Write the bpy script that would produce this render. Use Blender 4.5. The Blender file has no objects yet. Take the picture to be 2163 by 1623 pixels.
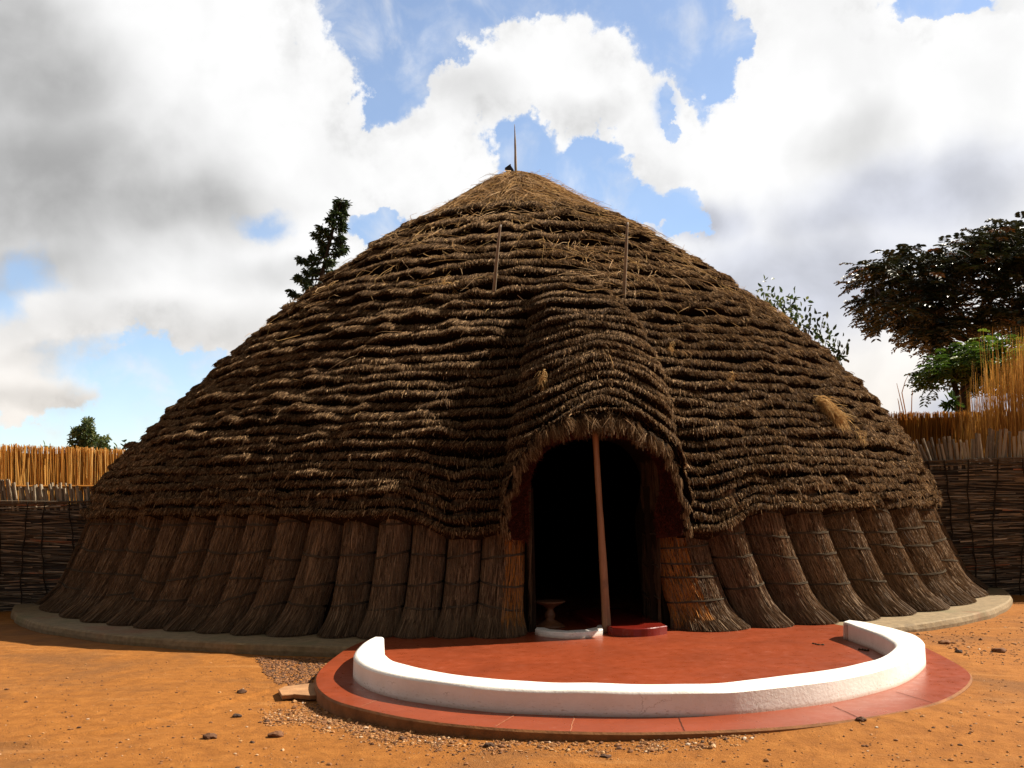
import bpy, math
import numpy as np
from math import radians, sin, cos, pi

# ------------------------------------------------------------------ camera, light, exposure
sc = bpy.context.scene
COL = sc.collection
FPX, CAMZ, DCAM, ROLL = 2235.0, 1.6, 18.3, 0.0135      # focal length in photo pixels, eye height, distance to hut axis
cam_data = bpy.data.cameras.new("camera")
cam = bpy.data.objects.new("camera", cam_data)
COL.objects.link(cam)
cam_data.sensor_width = 36.0
cam_data.lens = FPX / 2163.0 * 36.0
cam_data.shift_y = 238.5 / 2163.0
cam_data.clip_start, cam_data.clip_end = 0.1, 3000.0
cam.location = (0, -DCAM, CAMZ)
from mathutils import Matrix
cam.matrix_world = Matrix.Translation((0, -DCAM, CAMZ)) @ Matrix.Rotation(pi / 2, 4, 'X') @ Matrix.Rotation(-ROLL, 4, 'Z')
sc.camera = cam

SUN = np.array([1.0, 0.31, 0.96]); SUN /= np.linalg.norm(SUN)
SUN_EL = math.asin(SUN[2]); SUN_AZ = math.atan2(SUN[0], SUN[1])
sun_data = bpy.data.lights.new("sun", 'SUN')
sun_data.energy = 5.0
sun_data.angle = radians(0.55)
sun_data.color = (1.0, 0.90, 0.76)
sun = bpy.data.objects.new("sun", sun_data); COL.objects.link(sun)
from mathutils import Vector
sun.rotation_euler = Vector(-SUN).to_track_quat('-Z', 'Y').to_euler()
sun.location = (30, 15, 25)

vs = sc.view_settings
vs.view_transform = 'Standard'; vs.look = 'None'; vs.gamma = 1.0; vs.use_curve_mapping = False
vs.exposure = 1.1
EXPO = 2.0 ** vs.exposure

def corr(px, py):
    u, v = px - 1081.5, py - 1050.0
    return u - ROLL * v, v + ROLL * u
def ground(px, py, z):                      # where a sight line meets the height z
    u, v = corr(px, py); Y = FPX * (CAMZ - z) / v
    return np.array([u / FPX * Y, Y - DCAM, z])
def at(px, py, Y):                          # a point at distance Y in front of the eye
    u, v = corr(px, py)
    return np.array([u / FPX * Y, Y - DCAM, CAMZ - v / FPX * Y])

# ------------------------------------------------------------------ world: sky texture with a bank of cumulus
world = bpy.data.worlds.new("World"); sc.world = world; world.use_nodes = True
wt = world.node_tree; wt.nodes.clear()
class G:                                     # small node builder
    def __init__(s, tree): s.t = tree
    def n(s, typ, **kw):
        nd = s.t.nodes.new(typ)
        for k, v in kw.items(): setattr(nd, k, v)
        return nd
    def put(s, sock, v):
        if isinstance(v, bpy.types.NodeSocket): s.t.links.new(v, sock)
        else: sock.default_value = v
    def m(s, op, a, b=0.0, c=None, clamp=False):
        nd = s.n('ShaderNodeMath', operation=op); nd.use_clamp = clamp
        s.put(nd.inputs[0], a); s.put(nd.inputs[1], b)
        if c is not None: s.put(nd.inputs[2], c)
        return nd.outputs[0]
    def v(s, op, a, b=(0, 0, 0)):
        nd = s.n('ShaderNodeVectorMath', operation=op)
        s.put(nd.inputs[0], a); s.put(nd.inputs[1], b)
        return nd.outputs['Value'] if op in ('LENGTH', 'DOT_PRODUCT', 'DISTANCE') else nd.outputs[0]
    def noise(s, vec, scale, detail=4.0, rough=0.55, dist=0.0):
        nd = s.n('ShaderNodeTexNoise')
        if vec is not None: s.put(nd.inputs['Vector'], vec)
        nd.inputs['Scale'].default_value = scale; nd.inputs['Detail'].default_value = detail
        nd.inputs['Roughness'].default_value = rough; nd.inputs['Distortion'].default_value = dist
        return nd
    def ramp(s, fac, stops, interp='LINEAR'):
        nd = s.n('ShaderNodeValToRGB'); nd.color_ramp.interpolation = interp
        e = nd.color_ramp.elements
        while len(e) < len(stops): e.new(0.5)
        for k, (p, c) in enumerate(stops):
            e[k].position = p; e[k].color = (*c, 1.0) if len(c) == 3 else c
        s.put(nd.inputs[0], fac); return nd.outputs[0]
    def mix(s, f, a, b, mode='MIX'):
        nd = s.n('ShaderNodeMix', data_type='RGBA', blend_type=mode)
        s.put(nd.inputs[0], f); s.put(nd.inputs[6], a); s.put(nd.inputs[7], b)
        return nd.outputs[2]
    def smooth(s, x, lo, hi):
        nd = s.n('ShaderNodeMapRange', interpolation_type='SMOOTHSTEP')
        s.put(nd.inputs[0], x); nd.inputs[1].default_value = lo; nd.inputs[2].default_value = hi
        return nd.outputs[0]

g = G(wt)
sky = g.n('ShaderNodeTexSky', sky_type='NISHITA'); sky.sun_disc = False
sky.sun_elevation = SUN_EL; sky.sun_rotation = SUN_AZ
sky.air_density = 1.0; sky.dust_density = 1.6; sky.ozone_density = 1.3; sky.altitude = 1500
tc = g.n('ShaderNodeTexCoord')
sep = g.n('ShaderNodeSeparateXYZ'); g.put(sep.inputs[0], tc.outputs['Generated'])
az = g.m('ARCTAN2', sep.outputs[0], sep.outputs[1])
el = g.m('ARCSINE', sep.outputs[2])
comb = g.n('ShaderNodeCombineXYZ'); g.put(comb.inputs[0], az); g.put(comb.inputs[1], el)
ang = comb.outputs[0]
n1 = g.noise(ang, 7.0, 3.0, 0.55); n2 = g.noise(ang, 26.0, 7.0, 0.62)
w1 = g.v('SCALE', g.v('SUBTRACT', n1.outputs['Color'], (0.5, 0.5, 0.5))); w1.node.inputs['Scale'].default_value = 0.085
w2 = g.v('SCALE', g.v('SUBTRACT', n2.outputs['Color'], (0.5, 0.5, 0.5))); w2.node.inputs['Scale'].default_value = 0.085
warped = g.v('ADD', g.v('ADD', ang, w1), w2)
soft = g.v('ADD', ang, w1)
def blob(vec, px, py, rx, ry):               # 1 at the centre of a patch of sky, 0 at its rim, negative outside
    u, v = corr(px, py); a = math.atan(u / FPX); e = math.atan(-v / FPX * cos(a))
    d = g.v('MULTIPLY', g.v('SUBTRACT', vec, (a, e, 0)), (FPX / rx, FPX / ry, 0))
    return g.m('SUBTRACT', 1.0, g.v('LENGTH', d))
def union(vec, L):
    o = None
    for b in L:
        x = blob(vec, *b)
        o = x if o is None else g.m('SMOOTH_MAX', o, x, 0.25)
    return o
HOLES = [(800, 40, 125, 95), (850, 130, 90, 120), (915, 70, 60, 90), (820, 200, 55, 60), (1120, -55, 280, 68),
         (1450, 40, 130, 95), (1510, 125, 55, 85), (1400, -20, 170, 60), (1545, 60, 50, 60),
         (1095, 318, 90, 54), (1230, 315, 75, 58), (1160, 360, 120, 52), (1280, 405, 120, 58), (1365, 448, 85, 46), (1430, 482, 60, 34),
         (330, 805, 150, 85), (260, 875, 170, 66), (90, 900, 240, 52), (440, 790, 60, 50),
         (800, 490, 70, 38), (1985, 10, 120, 26), (1415, 205, 22, 34), (1990, -150, 300, 60), (900, -140, 200, 90)]
GREYS = [(90, 380, 360, 210), (330, 430, 270, 110), (20, 120, 260, 140), (60, 560, 140, 60)]
GREYB = [(330, 700, 330, 48), (650, 600, 200, 40), (1020, 200, 90, 70), (1230, 230, 90, 40), (1790, 285, 120, 60), (170, 740, 160, 30), (90, 810, 120, 24)]
GREYR = [(1690, 590, 330, 130), (1900, 430, 300, 90), (2050, 830, 130, 40), (1480, 470, 130, 60)]
hole = union(warped, HOLES)
softhole = g.smooth(union(g.v('ADD', soft, g.v('MULTIPLY', w2, (0.5, 0.5, 0.5))), [(560, 488, 60, 34), (70, 575, 60, 44), (20, 620, 40, 60), (1130, 640, 60, 40), (180, 760, 90, 36), (1410, 210, 40, 46)]), -0.25, 0.8)
# unseen sky overhead and behind the viewer: cloud with gaps, shaped for ambient light
backness = g.m('MAXIMUM', g.smooth(el, 0.62, 1.0), g.smooth(g.m('ABSOLUTE', az), 1.0, 1.7))
n3 = g.noise(tc.outputs['Generated'], 3.0, 5.0, 0.55)
clear = g.m('MULTIPLY', backness, g.smooth(n3.outputs[0], 0.56, 0.64))
cover = g.smooth(g.m('MULTIPLY', hole, -1.0), -0.15, 0.09)
cover = g.m('ADD', g.m('MULTIPLY', cover, 0.72), g.m('MULTIPLY', g.smooth(g.m('MULTIPLY', union(g.v('ADD', soft, g.v('MULTIPLY', w2, (0.55, 0.55, 0.55))), HOLES), -1.0), -0.45, 0.10), 0.28))
cover = g.m('MULTIPLY', g.m('MULTIPLY', cover, g.m('SUBTRACT', 1.0, g.m('MULTIPLY', softhole, 0.8))), g.m('SUBTRACT', 1.0, clear))
n4 = g.noise(ang, 15.0, 6.0, 0.55, 0.4)
wisp = g.m('ADD', g.m('MULTIPLY', g.smooth(n4.outputs[0], 0.46, 0.78), 0.60), 0.09)
cover = g.m('MAXIMUM', cover, g.m('MULTIPLY', wisp, g.m('SUBTRACT', 1.0, clear)))
gl = g.smooth(union(soft, GREYS), -0.35, 0.75)
gr = g.smooth(union(soft, GREYR), -0.35, 0.75)
gb = g.smooth(union(soft, GREYB), -0.35, 0.75)
n5 = g.noise(ang, 11.0, 8.0, 0.52, 0.2)
puff = g.smooth(n5.outputs[0], 0.30, 0.70)
bright = g.m('SUBTRACT', g.m('SUBTRACT', 1.06, g.m('MULTIPLY', gb, 0.20)), g.m('MULTIPLY', gl, g.m('ADD', 0.46, g.m('MULTIPLY', puff, 0.06))))
bright = g.m('SUBTRACT', bright, g.m('MULTIPLY', gr, g.m('ADD', 0.25, g.m('MULTIPLY', puff, 0.08))))
bright = g.m('SUBTRACT', bright, g.m('MULTIPLY', puff, 0.13))
bright = g.m('MULTIPLY', bright, g.m('SUBTRACT', 1.0, g.m('MULTIPLY', backness, 0.74)))      # unseen clouds overhead and behind dimmed to lower the ambient light
bill = g.smooth(n2.outputs[0], 0.38, 0.68)
bright = g.m('SUBTRACT', bright, g.m('MULTIPLY', g.m('MULTIPLY', bill, g.smooth(hole, -0.9, -0.1)), 0.12))
bright = g.m('MAXIMUM', bright, 0.08)
# clouds warm slightly towards the horizon
low = g.smooth(el, 0.22, 0.02)
ccol = g.mix(low, (1.0, 1.0, 1.0, 1), (1.0, 0.93, 0.85, 1))
ccol = g.mix(backness, ccol, (1.0, 0.88, 0.72, 1))  # unseen clouds behind are warmed so the ambient light is less blue
ccol = g.mix(gr, ccol, (0.92, 0.95, 1.06, 1))
cl = g.v('MULTIPLY', ccol, g.n('ShaderNodeCombineXYZ').outputs[0])
cxyz = cl.node.inputs[1].links[0].from_node
for k in range(3): g.put(cxyz.inputs[k], g.m('MULTIPLY', bright, 1.0 / EXPO))
bgs = g.n('ShaderNodeBackground'); g.put(bgs.inputs[0], sky.outputs[0]); bgs.inputs[1].default_value = 0.09
bgc = g.n('ShaderNodeBackground'); g.put(bgc.inputs[0], cl); bgc.inputs[1].default_value = 1.0
ms = g.n('ShaderNodeMixShader'); g.put(ms.inputs[0], cover); wt.links.new(bgs.outputs[0], ms.inputs[1]); wt.links.new(bgc.outputs[0], ms.inputs[2])
wo = g.n('ShaderNodeOutputWorld'); wt.links.new(ms.outputs[0], wo.inputs[0])
world.cycles.sampling_method = 'MANUAL'; world.cycles.sample_map_resolution = 1024

# ------------------------------------------------------------------ helpers
rng = np.random.default_rng(7)
def nrm(a): return a / np.maximum(np.linalg.norm(a, axis=-1, keepdims=True), 1e-9)
def vnoise(x, y, seed=0):                    # smooth value noise in 0..1
    x = np.asarray(x, float); y = np.asarray(y, float)
    xi, yi = np.floor(x).astype(np.int64), np.floor(y).astype(np.int64)
    fx, fy = x - xi, y - yi; fx = fx * fx * (3 - 2 * fx); fy = fy * fy * (3 - 2 * fy)
    def h(a, b):
        k = (a * 374761393 + b * 668265263 + seed * 974634551) & 0xFFFFFFFF
        k = ((k ^ (k >> 13)) * 1274126177) & 0xFFFFFFFF
        return ((k ^ (k >> 16)) & 0xFFFF) / 65535.0
    return (h(xi, yi) * (1 - fx) + h(xi + 1, yi) * fx) * (1 - fy) + (h(xi, yi + 1) * (1 - fx) + h(xi + 1, yi + 1) * fx) * fy
def sstep(x, a, b):
    t = np.clip((np.asarray(x, float) - a) / (b - a), 0, 1); return t * t * (3 - 2 * t)

class MB:                                    # gathers pieces into one mesh with a "tone" value per vertex
    def __init__(s): s.V, s.F, s.T, s.M, s.n = [], [], [], [], 0
    def add(s, V, F, tone=0.5, mat=0):
        V = np.asarray(V, float).reshape(-1, 3); F = np.asarray(F, np.int64)
        s.V.append(V); s.T.append(np.broadcast_to(np.asarray(tone, float), (len(V),)).copy())
        if len(F): s.F.append(F + s.n); s.M.append(mat)
        s.n += len(V); return s
    def build(s, name, mats, parent=None, smooth=False):
        if not isinstance(mats, (list, tuple)): mats = [mats]
        me = bpy.data.meshes.new(name)
        V = np.concatenate(s.V).astype(np.float32)
        me.vertices.add(len(V)); me.vertices.foreach_set('co', V.ravel())
        li = np.concatenate([f.ravel() for f in s.F]).astype(np.int32)
        tot = np.concatenate([np.full(len(f), f.shape[1]) for f in s.F]).astype(np.int32)
        mi = np.concatenate([np.full(len(f), m) for f, m in zip(s.F, s.M)]).astype(np.int32)
        st = np.concatenate([[0], np.cumsum(tot)[:-1]]).astype(np.int32)
        me.loops.add(len(li)); me.loops.foreach_set('vertex_index', li)
        me.polygons.add(len(tot)); me.polygons.foreach_set('loop_start', st)
        try: me.polygons.foreach_set('loop_total', tot)
        except Exception: pass
        me.polygons.foreach_set('material_index', mi)
        me.update(calc_edges=True); me.validate()
        me.polygons.foreach_set('use_smooth', np.full(len(me.polygons), bool(smooth)))
        a = me.attributes.new('tone', 'FLOAT', 'POINT')
        T = np.concatenate(s.T).astype(np.float32)
        if len(T) == len(me.vertices): a.data.foreach_set('value', T)
        for m in mats: me.materials.append(m)
        o = bpy.data.objects.new(name, me); COL.objects.link(o)
        if parent is not None: o.parent = parent
        return o
def tag(o, label=None, cat=None, group=None, kind=None):
    if label: o['label'] = label
    if cat: o['category'] = cat
    if group: o['group'] = group
    if kind: o['kind'] = kind
    return o
def thing(name, label, cat, group=None, kind=None, loc=(0, 0, 0)):
    o = bpy.data.objects.new(name, None); COL.objects.link(o); o.empty_display_size = 0.2
    return tag(o, label, cat, group, kind)

def grid_faces(nr, ncl, wrap=False):
    r = np.arange(nr - 1)[:, None]; c = np.arange(ncl if wrap else ncl - 1)[None, :]
    c2 = (c + 1) % ncl
    return np.stack([r * ncl + c, r * ncl + c2, (r + 1) * ncl + c2, (r + 1) * ncl + c], -1).reshape(-1, 4)
def tube(path, rad, sides=8, cap=True):
    P = np.asarray(path, float); n = len(P); rad = np.broadcast_to(np.asarray(rad, float), (n,))
    T = nrm(np.gradient(P, axis=0)); ref = np.array([0.31, 0.17, 0.94]) if abs(T[0, 2]) < 0.8 else np.array([0.94, 0.3, 0.1])
    A = nrm(np.cross(T, ref)); B = np.cross(T, A)
    th = np.linspace(0, 2 * pi, sides, endpoint=False)
    V = P[:, None] + rad[:, None, None] * (A[:, None] * np.cos(th)[None, :, None] + B[:, None] * np.sin(th)[None, :, None])
    F = grid_faces(n, sides, True); V = V.reshape(-1, 3)
    if cap:
        F2 = []
        for base, flip in ((0, True), ((n - 1) * sides, False)):
            V = np.vstack([V, P[0] if base == 0 else P[-1]]); c = len(V) - 1
            for k in range(sides):
                a, b = base + k, base + (k + 1) % sides
                F2.append((c, b, a, a) if flip else (c, a, b, b))
        F2 = np.array(F2)[:, :3]
        return V, F, F2
    return V, F, None
def add_tube(mb, path, rad, sides=8, tone=0.5, mat=0, cap=True):
    V, F, F2 = tube(path, rad, sides, cap)
    n0 = mb.n; mb.add(V, F, tone, mat)
    if F2 is not None: mb.F.append(F2 + n0); mb.M.append(mat)
def lathe(mb, prof, center, sides=32, tone=0.5, mat=0):
    prof = np.asarray(prof, float); th = np.linspace(0, 2 * pi, sides, endpoint=False)
    V = np.stack([prof[:, 0, None] * np.cos(th), prof[:, 0, None] * np.sin(th), np.repeat(prof[:, 1, None], sides, 1)], -1)
    mb.add(V.reshape(-1, 3) + np.asarray(center), grid_faces(len(prof), sides, True), tone, mat)
def strands(mb, P, width, tone=0.5, mat=0, tip=0.35):
    """P: (n, k, 3) poly-lines; each becomes a narrow ribbon with a random roll"""
    n, k, _ = P.shape
    T = nrm(np.gradient(P, axis=1)); R = nrm(rng.normal(size=(n, 1, 3)))
    S = nrm(np.cross(T, np.broadcast_to(R, T.shape)))
    w = np.broadcast_to(np.asarray(width, float), (n,))[:, None] * np.linspace(1, tip, k)[None] * 0.5
    V = np.stack([P - S * w[..., None], P + S * w[..., None]], 2).reshape(-1, 3)
    b = (np.arange(n) * 2 * k)[:, None] + 2 * np.arange(k - 1)[None]
    F = np.stack([b, b + 1, b + 3, b + 2], -1).reshape(-1, 4)
    t = np.repeat(np.broadcast_to(np.asarray(tone, float), (n,)), 2 * k)
    mb.add(V, F, t, mat)
def leaves(mb, C, D, N, length, width, tone, mat=0, fold=0.15):
    """pointed six-sided leaf blades: base C, direction D, face normal N"""
    D = nrm(D); S = nrm(np.cross(D, N)); N2 = np.cross(S, D); n = len(C)
    L = np.broadcast_to(np.asarray(length, float), (n,))[:, None]; W = np.broadcast_to(np.asarray(width, float), (n,))[:, None]
    f = fold * W * N2
    pts = [C, C + D * L * .35 + S * W * .5 + f, C + D * L * .75 + S * W * .36 + f - N2 * L * .05, C + D * L - N2 * L * .14,
           C + D * L * .75 - S * W * .36 + f - N2 * L * .05, C + D * L * .35 - S * W * .5 + f]
    V = np.stack(pts, 1).reshape(-1, 3); b = (np.arange(n) * 6)[:, None]
    F = np.concatenate([b + np.array([[0, 1, 2, 3]]), b + np.array([[0, 3, 4, 5]])])
    mb.add(V, F, np.repeat(np.broadcast_to(tone, (n,)), 6), mat)
def chaikin(P, it=2):
    P = np.asarray(P, float)
    for _ in range(it):
        Q = np.empty((2 * len(P) - 2, P.shape[1])); Q[0::2] = .75 * P[:-1] + .25 * P[1:]; Q[1::2] = .25 * P[:-1] + .75 * P[1:]
        P = np.vstack([P[:1], Q, P[-1:]])
    return P
def resample(P, n):
    P = np.asarray(P, float); s = np.concatenate([[0], np.cumsum(np.linalg.norm(np.diff(P, axis=0), axis=1))])
    t = np.linspace(0, s[-1], n); return np.stack([np.interp(t, s, P[:, k]) for k in range(P.shape[1])], 1)
def in_poly(x, y, poly):
    poly = np.asarray(poly, float); c = np.zeros(len(x), bool); j = len(poly) - 1
    for i in range(len(poly)):
        xi, yi = poly[i]; xj, yj = poly[j]
        c ^= ((yi > y) != (yj > y)) & (x < (xj - xi) * (y - yi) / (yj - yi + 1e-12) + xi); j = i
    return c

# ------------------------------------------------------------------ materials
def new_mat(name):
    m = bpy.data.materials.new(name); m.use_nodes = True; t = m.node_tree; t.nodes.clear(); k = G(t)
    out = k.n('ShaderNodeOutputMaterial'); p = k.n('ShaderNodeBsdfPrincipled'); t.links.new(p.outputs[0], out.inputs[0])
    return m, k, p, out
def tone_mat(name, stops, rough=0.75, spec=0.25, transl=0.0, noise_amt=0.0, noise_scale=6.0):
    m, k, p, out = new_mat(name)
    a = k.n('ShaderNodeAttribute', attribute_name='tone')
    f = a.outputs['Fac']
    if noise_amt:
        o = k.n('ShaderNodeTexCoord'); nz = k.noise(o.outputs['Object'], noise_scale, 4.0)
        f = k.m('ADD', f, k.m('MULTIPLY', k.m('SUBTRACT', nz.outputs[0], 0.5), noise_amt), clamp=True)
    c = k.ramp(f, stops)
    k.put(p.inputs['Base Color'], c); p.inputs['Roughness'].default_value = rough
    p.inputs['Specular IOR Level'].default_value = spec
    if transl:
        tr = k.n('ShaderNodeBsdfTranslucent'); k.put(tr.inputs[0], c)
        mx = k.n('ShaderNodeMixShader'); mx.inputs[0].default_value = transl
        m.node_tree.links.new(p.outputs[0], mx.inputs[1]); m.node_tree.links.new(tr.outputs[0], mx.inputs[2])
        m.node_tree.links.new(mx.outputs[0], out.inputs[0])
    return m
M_THATCH = tone_mat('thatch_straw', [(0, (.030, .016, .007)), (.35, (.125, .070, .033)), (.62, (.32, .20, .10)), (.8, (.56, .38, .215)), (.88, (.34, .19, .07)), (1, (.55, .37, .16))], .8, .1, transl=.3)
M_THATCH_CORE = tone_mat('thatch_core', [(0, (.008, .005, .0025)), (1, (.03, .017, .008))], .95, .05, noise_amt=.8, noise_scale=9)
M_REED = tone_mat('reed_stalk', [(0, (.045, .027, .015)), (.4, (.17, .106, .060)), (.75, (.33, .215, .122)), (.86, (.40, .265, .15)), (.9, (.32, .14, .04)), (1, (.50, .20, .035))], .7, .12, transl=.15)
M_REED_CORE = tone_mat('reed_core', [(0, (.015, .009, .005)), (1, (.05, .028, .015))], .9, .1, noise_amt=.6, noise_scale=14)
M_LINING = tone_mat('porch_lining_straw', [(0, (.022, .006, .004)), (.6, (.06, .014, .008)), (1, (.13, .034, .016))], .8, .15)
M_CORD = tone_mat('bark_cord', [(0, (.020, .015, .011)), (1, (.15, .12, .085))], .95, .0)
M_GOLD = tone_mat('golden_reed', [(0, (.26, .11, .018)), (.45, (.55, .27, .05)), (.8, (.72, .42, .11)), (1, (.80, .56, .22))], .6, .3, transl=.35)
M_GOLD_DARK = tone_mat('golden_reed_backing', [(0, (.16, .06, .012)), (1, (.34, .15, .03))], .9, .05, noise_amt=.7, noise_scale=8)
M_STAKE = tone_mat('grey_cane', [(0, (.08, .062, .042)), (.5, (.24, .19, .13)), (1, (.42, .34, .23))], .6, .3, noise_amt=.35, noise_scale=20)
M_WATTLE = tone_mat('wattle_stick', [(0, (.032, .022, .014)), (.4, (.16, .115, .074)), (.75, (.37, .275, .18)), (.95, (.55, .42, .28)), (1, (.38, .15, .07))], .6, .3)
M_BARK = tone_mat('bark', [(0, (.018, .013, .010)), (1, (.07, .05, .035))], .85, .15, noise_amt=.6, noise_scale=8)

def plain(name, col, rough, spec=.3, n_amt=.25, n_scale=6, bump=0.0, bump_scale=60):
    m, k, p, out = new_mat(name); o = k.n('ShaderNodeTexCoord')
    nz = k.noise(o.outputs['Object'], n_scale, 6.0, .6)
    lo = tuple(c * (1 - n_amt) for c in col); hi = tuple(min(1, c * (1 + n_amt)) for c in col)
    k.put(p.inputs['Base Color'], k.ramp(nz.outputs[0], [(.3, lo), (.7, hi)]))
    p.inputs['Roughness'].default_value = rough; p.inputs['Specular IOR Level'].default_value = spec
    if bump:
        b = k.n('ShaderNodeBump'); b.inputs['Strength'].default_value = bump; b.inputs['Distance'].default_value = .02
        nb = k.noise(o.outputs['Object'], bump_scale, 5.0, .6); k.put(b.inputs['Height'], nb.outputs[0]); k.put(p.inputs['Normal'], b.outputs[0])
    return m
def wood_mat(name, col):
    m, k, p, out = new_mat(name); o = k.n('ShaderNodeTexCoord')
    v = k.v('MULTIPLY', o.outputs['Object'], (28, 28, 1.6)); nz = k.noise(v, 1.0, 5.0, .6); n2 = k.noise(o.outputs['Object'], 3.5, 4.0)
    c = k.ramp(nz.outputs[0], [(.3, tuple(x * .55 for x in col)), (.7, col)])
    c = k.mix(k.smooth(n2.outputs[0], .55, .7), c, tuple(x * .5 for x in col) + (1,))
    k.put(p.inputs['Base Color'], c); p.inputs['Roughness'].default_value = .6
    b = k.n('ShaderNodeBump'); b.inputs['Strength'].default_value = .4; b.inputs['Distance'].default_value = .01
    k.put(b.inputs['Height'], nz.outputs[0]); k.put(p.inputs['Normal'], b.outputs[0]); return m
M_POST = wood_mat('post_wood', (.30, .15, .07))
M_SPIKE = wood_mat('weathered_pole_wood', (.25, .185, .12))
M_STOOL = wood_mat('carved_wood', (.20, .075, .028))
M_CONCRETE, k, p, _ = new_mat('plinth_concrete')
o = k.n('ShaderNodeTexCoord')
a1 = k.noise(o.outputs['Object'], 1.3, 6.0, .6); a2 = k.noise(o.outputs['Object'], 14, 6.0, .65); a3 = k.noise(o.outputs['Object'], .55, 5.0, .6)
c = k.ramp(a2.outputs[0], [(.3, (.14, .096, .045)), (.7, (.27, .19, .095))])
c = k.mix(k.smooth(a1.outputs[0], .52, .68), c, (.15, .12, .05, 1))
c = k.mix(k.smooth(a3.outputs[0], .56, .7), c, (.20, .085, .035, 1))
k.put(p.inputs['Base Color'], c); p.inputs['Roughness'].default_value = .85
b = k.n('ShaderNodeBump'); b.inputs['Strength'].default_value = .5; b.inputs['Distance'].default_value = .015; k.put(b.inputs['Height'], a2.outputs[0]); k.put(p.inputs['Normal'], b.outputs[0])

def red_mat(name, base, pale, rough_lo, rough_hi, pale_at=(.56, .72)):
    m, k, p, out = new_mat(name); o = k.n('ShaderNodeTexCoord')
    q1 = k.noise(o.outputs['Object'], 1.6, 6.0, .65, .4); q2 = k.noise(o.outputs['Object'], 9, 6.0, .65); q3 = k.noise(k.v('MULTIPLY', o.outputs['Object'], (3, 16, 3)), 2.0, 5.0, .6)
    c = k.ramp(q1.outputs[0], [(.3, tuple(x * .8 for x in base)), (.7, tuple(x * 1.15 for x in base))])
    c = k.mix(k.m('MULTIPLY', k.smooth(q2.outputs[0], *pale_at), .45), c, (*pale, 1))
    c = k.mix(k.m('MULTIPLY', k.smooth(q3.outputs[0], .6, .75), .3), c, (*pale, 1))
    k.put(p.inputs['Base Color'], c)
    k.put(p.inputs['Roughness'], k.ramp(q2.outputs[0], [(.3, (rough_lo,) * 3), (.7, (rough_hi,) * 3)]))
    p.inputs['Specular IOR Level'].default_value = .45
    b = k.n('ShaderNodeBump'); b.inputs['Strength'].default_value = .08; b.inputs['Distance'].default_value = .01; k.put(b.inputs['Height'], q1.outputs[0]); k.put(p.inputs['Normal'], b.outputs[0])
    return m
M_RED = red_mat('red_polished_floor', (.235, .044, .014), (.34, .12, .065), .24, .42, (.60, .80))
M_REDGLOSS = red_mat('red_glossy_paint', (.17, .014, .008), (.2, .02, .012), .12, .2)
M_PLASTER, k, p, _ = new_mat('white_plaster')
o = k.n('ShaderNodeTexCoord'); q = k.noise(o.outputs['Object'], 3.0, 6.0, .65); q2 = k.noise(o.outputs['Object'], 38, 5.0, .6); q4 = k.noise(k.v('MULTIPLY', o.outputs['Object'], (9, 9, 30)), 3.0, 5.0, .7)
c = k.ramp(q.outputs[0], [(.3, (.70, .66, .60)), (.65, (.82, .79, .74))])
sz = k.n('ShaderNodeSeparateXYZ'); k.put(sz.inputs[0], o.outputs['Object'])
dirt = k.m('MULTIPLY', k.smooth(q4.outputs[0], .54, .70), k.smooth(sz.outputs[2], .24, .12))
c = k.mix(k.m('MULTIPLY', dirt, .8), c, (.30, .17, .09, 1))
c = k.mix(k.m('MULTIPLY', k.smooth(sz.outputs[2], .152, .116), k.m('ADD', .15, k.m('MULTIPLY', q.outputs[0], .8))), c, (.36, .17, .08, 1))
vor = k.n('ShaderNodeTexVoronoi', feature='DISTANCE_TO_EDGE'); k.put(vor.inputs['Vector'], k.v('ADD', o.outputs['Object'], k.v('MULTIPLY', q.outputs['Color'], (.5, .5, .5)))); vor.inputs['Scale'].default_value = 2.2
c = k.mix(k.m('MULTIPLY', k.m('MULTIPLY', k.smooth(vor.outputs['Distance'], .012, .003), k.smooth(q.outputs[0], .5, .6)), .55), c, (.34, .27, .2, 1))
k.put(p.inputs['Base Color'], c); p.inputs['Roughness'].default_value = .55
b = k.n('ShaderNodeBump'); b.inputs['Strength'].default_value = .25; b.inputs['Distance'].default_value = .012; k.put(b.inputs['Height'], k.m('ADD', q2.outputs[0], q.outputs[0])); k.put(p.inputs['Normal'], b.outputs[0])

M_SOIL, k, p, _ = new_mat('orange_soil')
o = k.n('ShaderNodeTexCoord'); P3 = o.outputs['Object']
s1 = k.noise(P3, .55, 6.0, .6, .6); s2 = k.noise(P3, 7.0, 7.0, .65); s3 = k.noise(P3, 70.0, 6.0, .72); s4 = k.noise(P3, 2.6, 5.0, .6, .8)
stre = k.noise(k.v('MULTIPLY', P3, (.5, 2.2, 1)), 1.6, 6.0, .6, .5)
c = k.ramp(s2.outputs[0], [(.25, (.19, .068, .012)), (.55, (.28, .106, .019)), (.8, (.345, .143, .031))])
c = k.mix(k.m('MULTIPLY', k.smooth(s1.outputs[0],   .48, .66), .70), c, (.150, .066, .022, 1))
c = k.mix(k.m('MULTIPLY', k.smooth(stre.outputs[0], .55, .72), .45), c, (.37, .175, .055, 1))
c = k.mix(k.m('MULTIPLY', k.smooth(s3.outputs[0], .62, .72), .5), c, (.10, .045, .018, 1))
c = k.mix(k.m('MULTIPLY', k.smooth(s3.outputs[0], .36, .28), .4), c, (.45, .24, .10, 1))
k.put(p.inputs['Base Color'], c); p.inputs['Roughness'].default_value = .9; p.inputs['Specular IOR Level'].default_value = .15
b = k.n('ShaderNodeBump'); b.inputs['Strength'].default_value = .7; b.inputs['Distance'].default_value = .022
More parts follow.
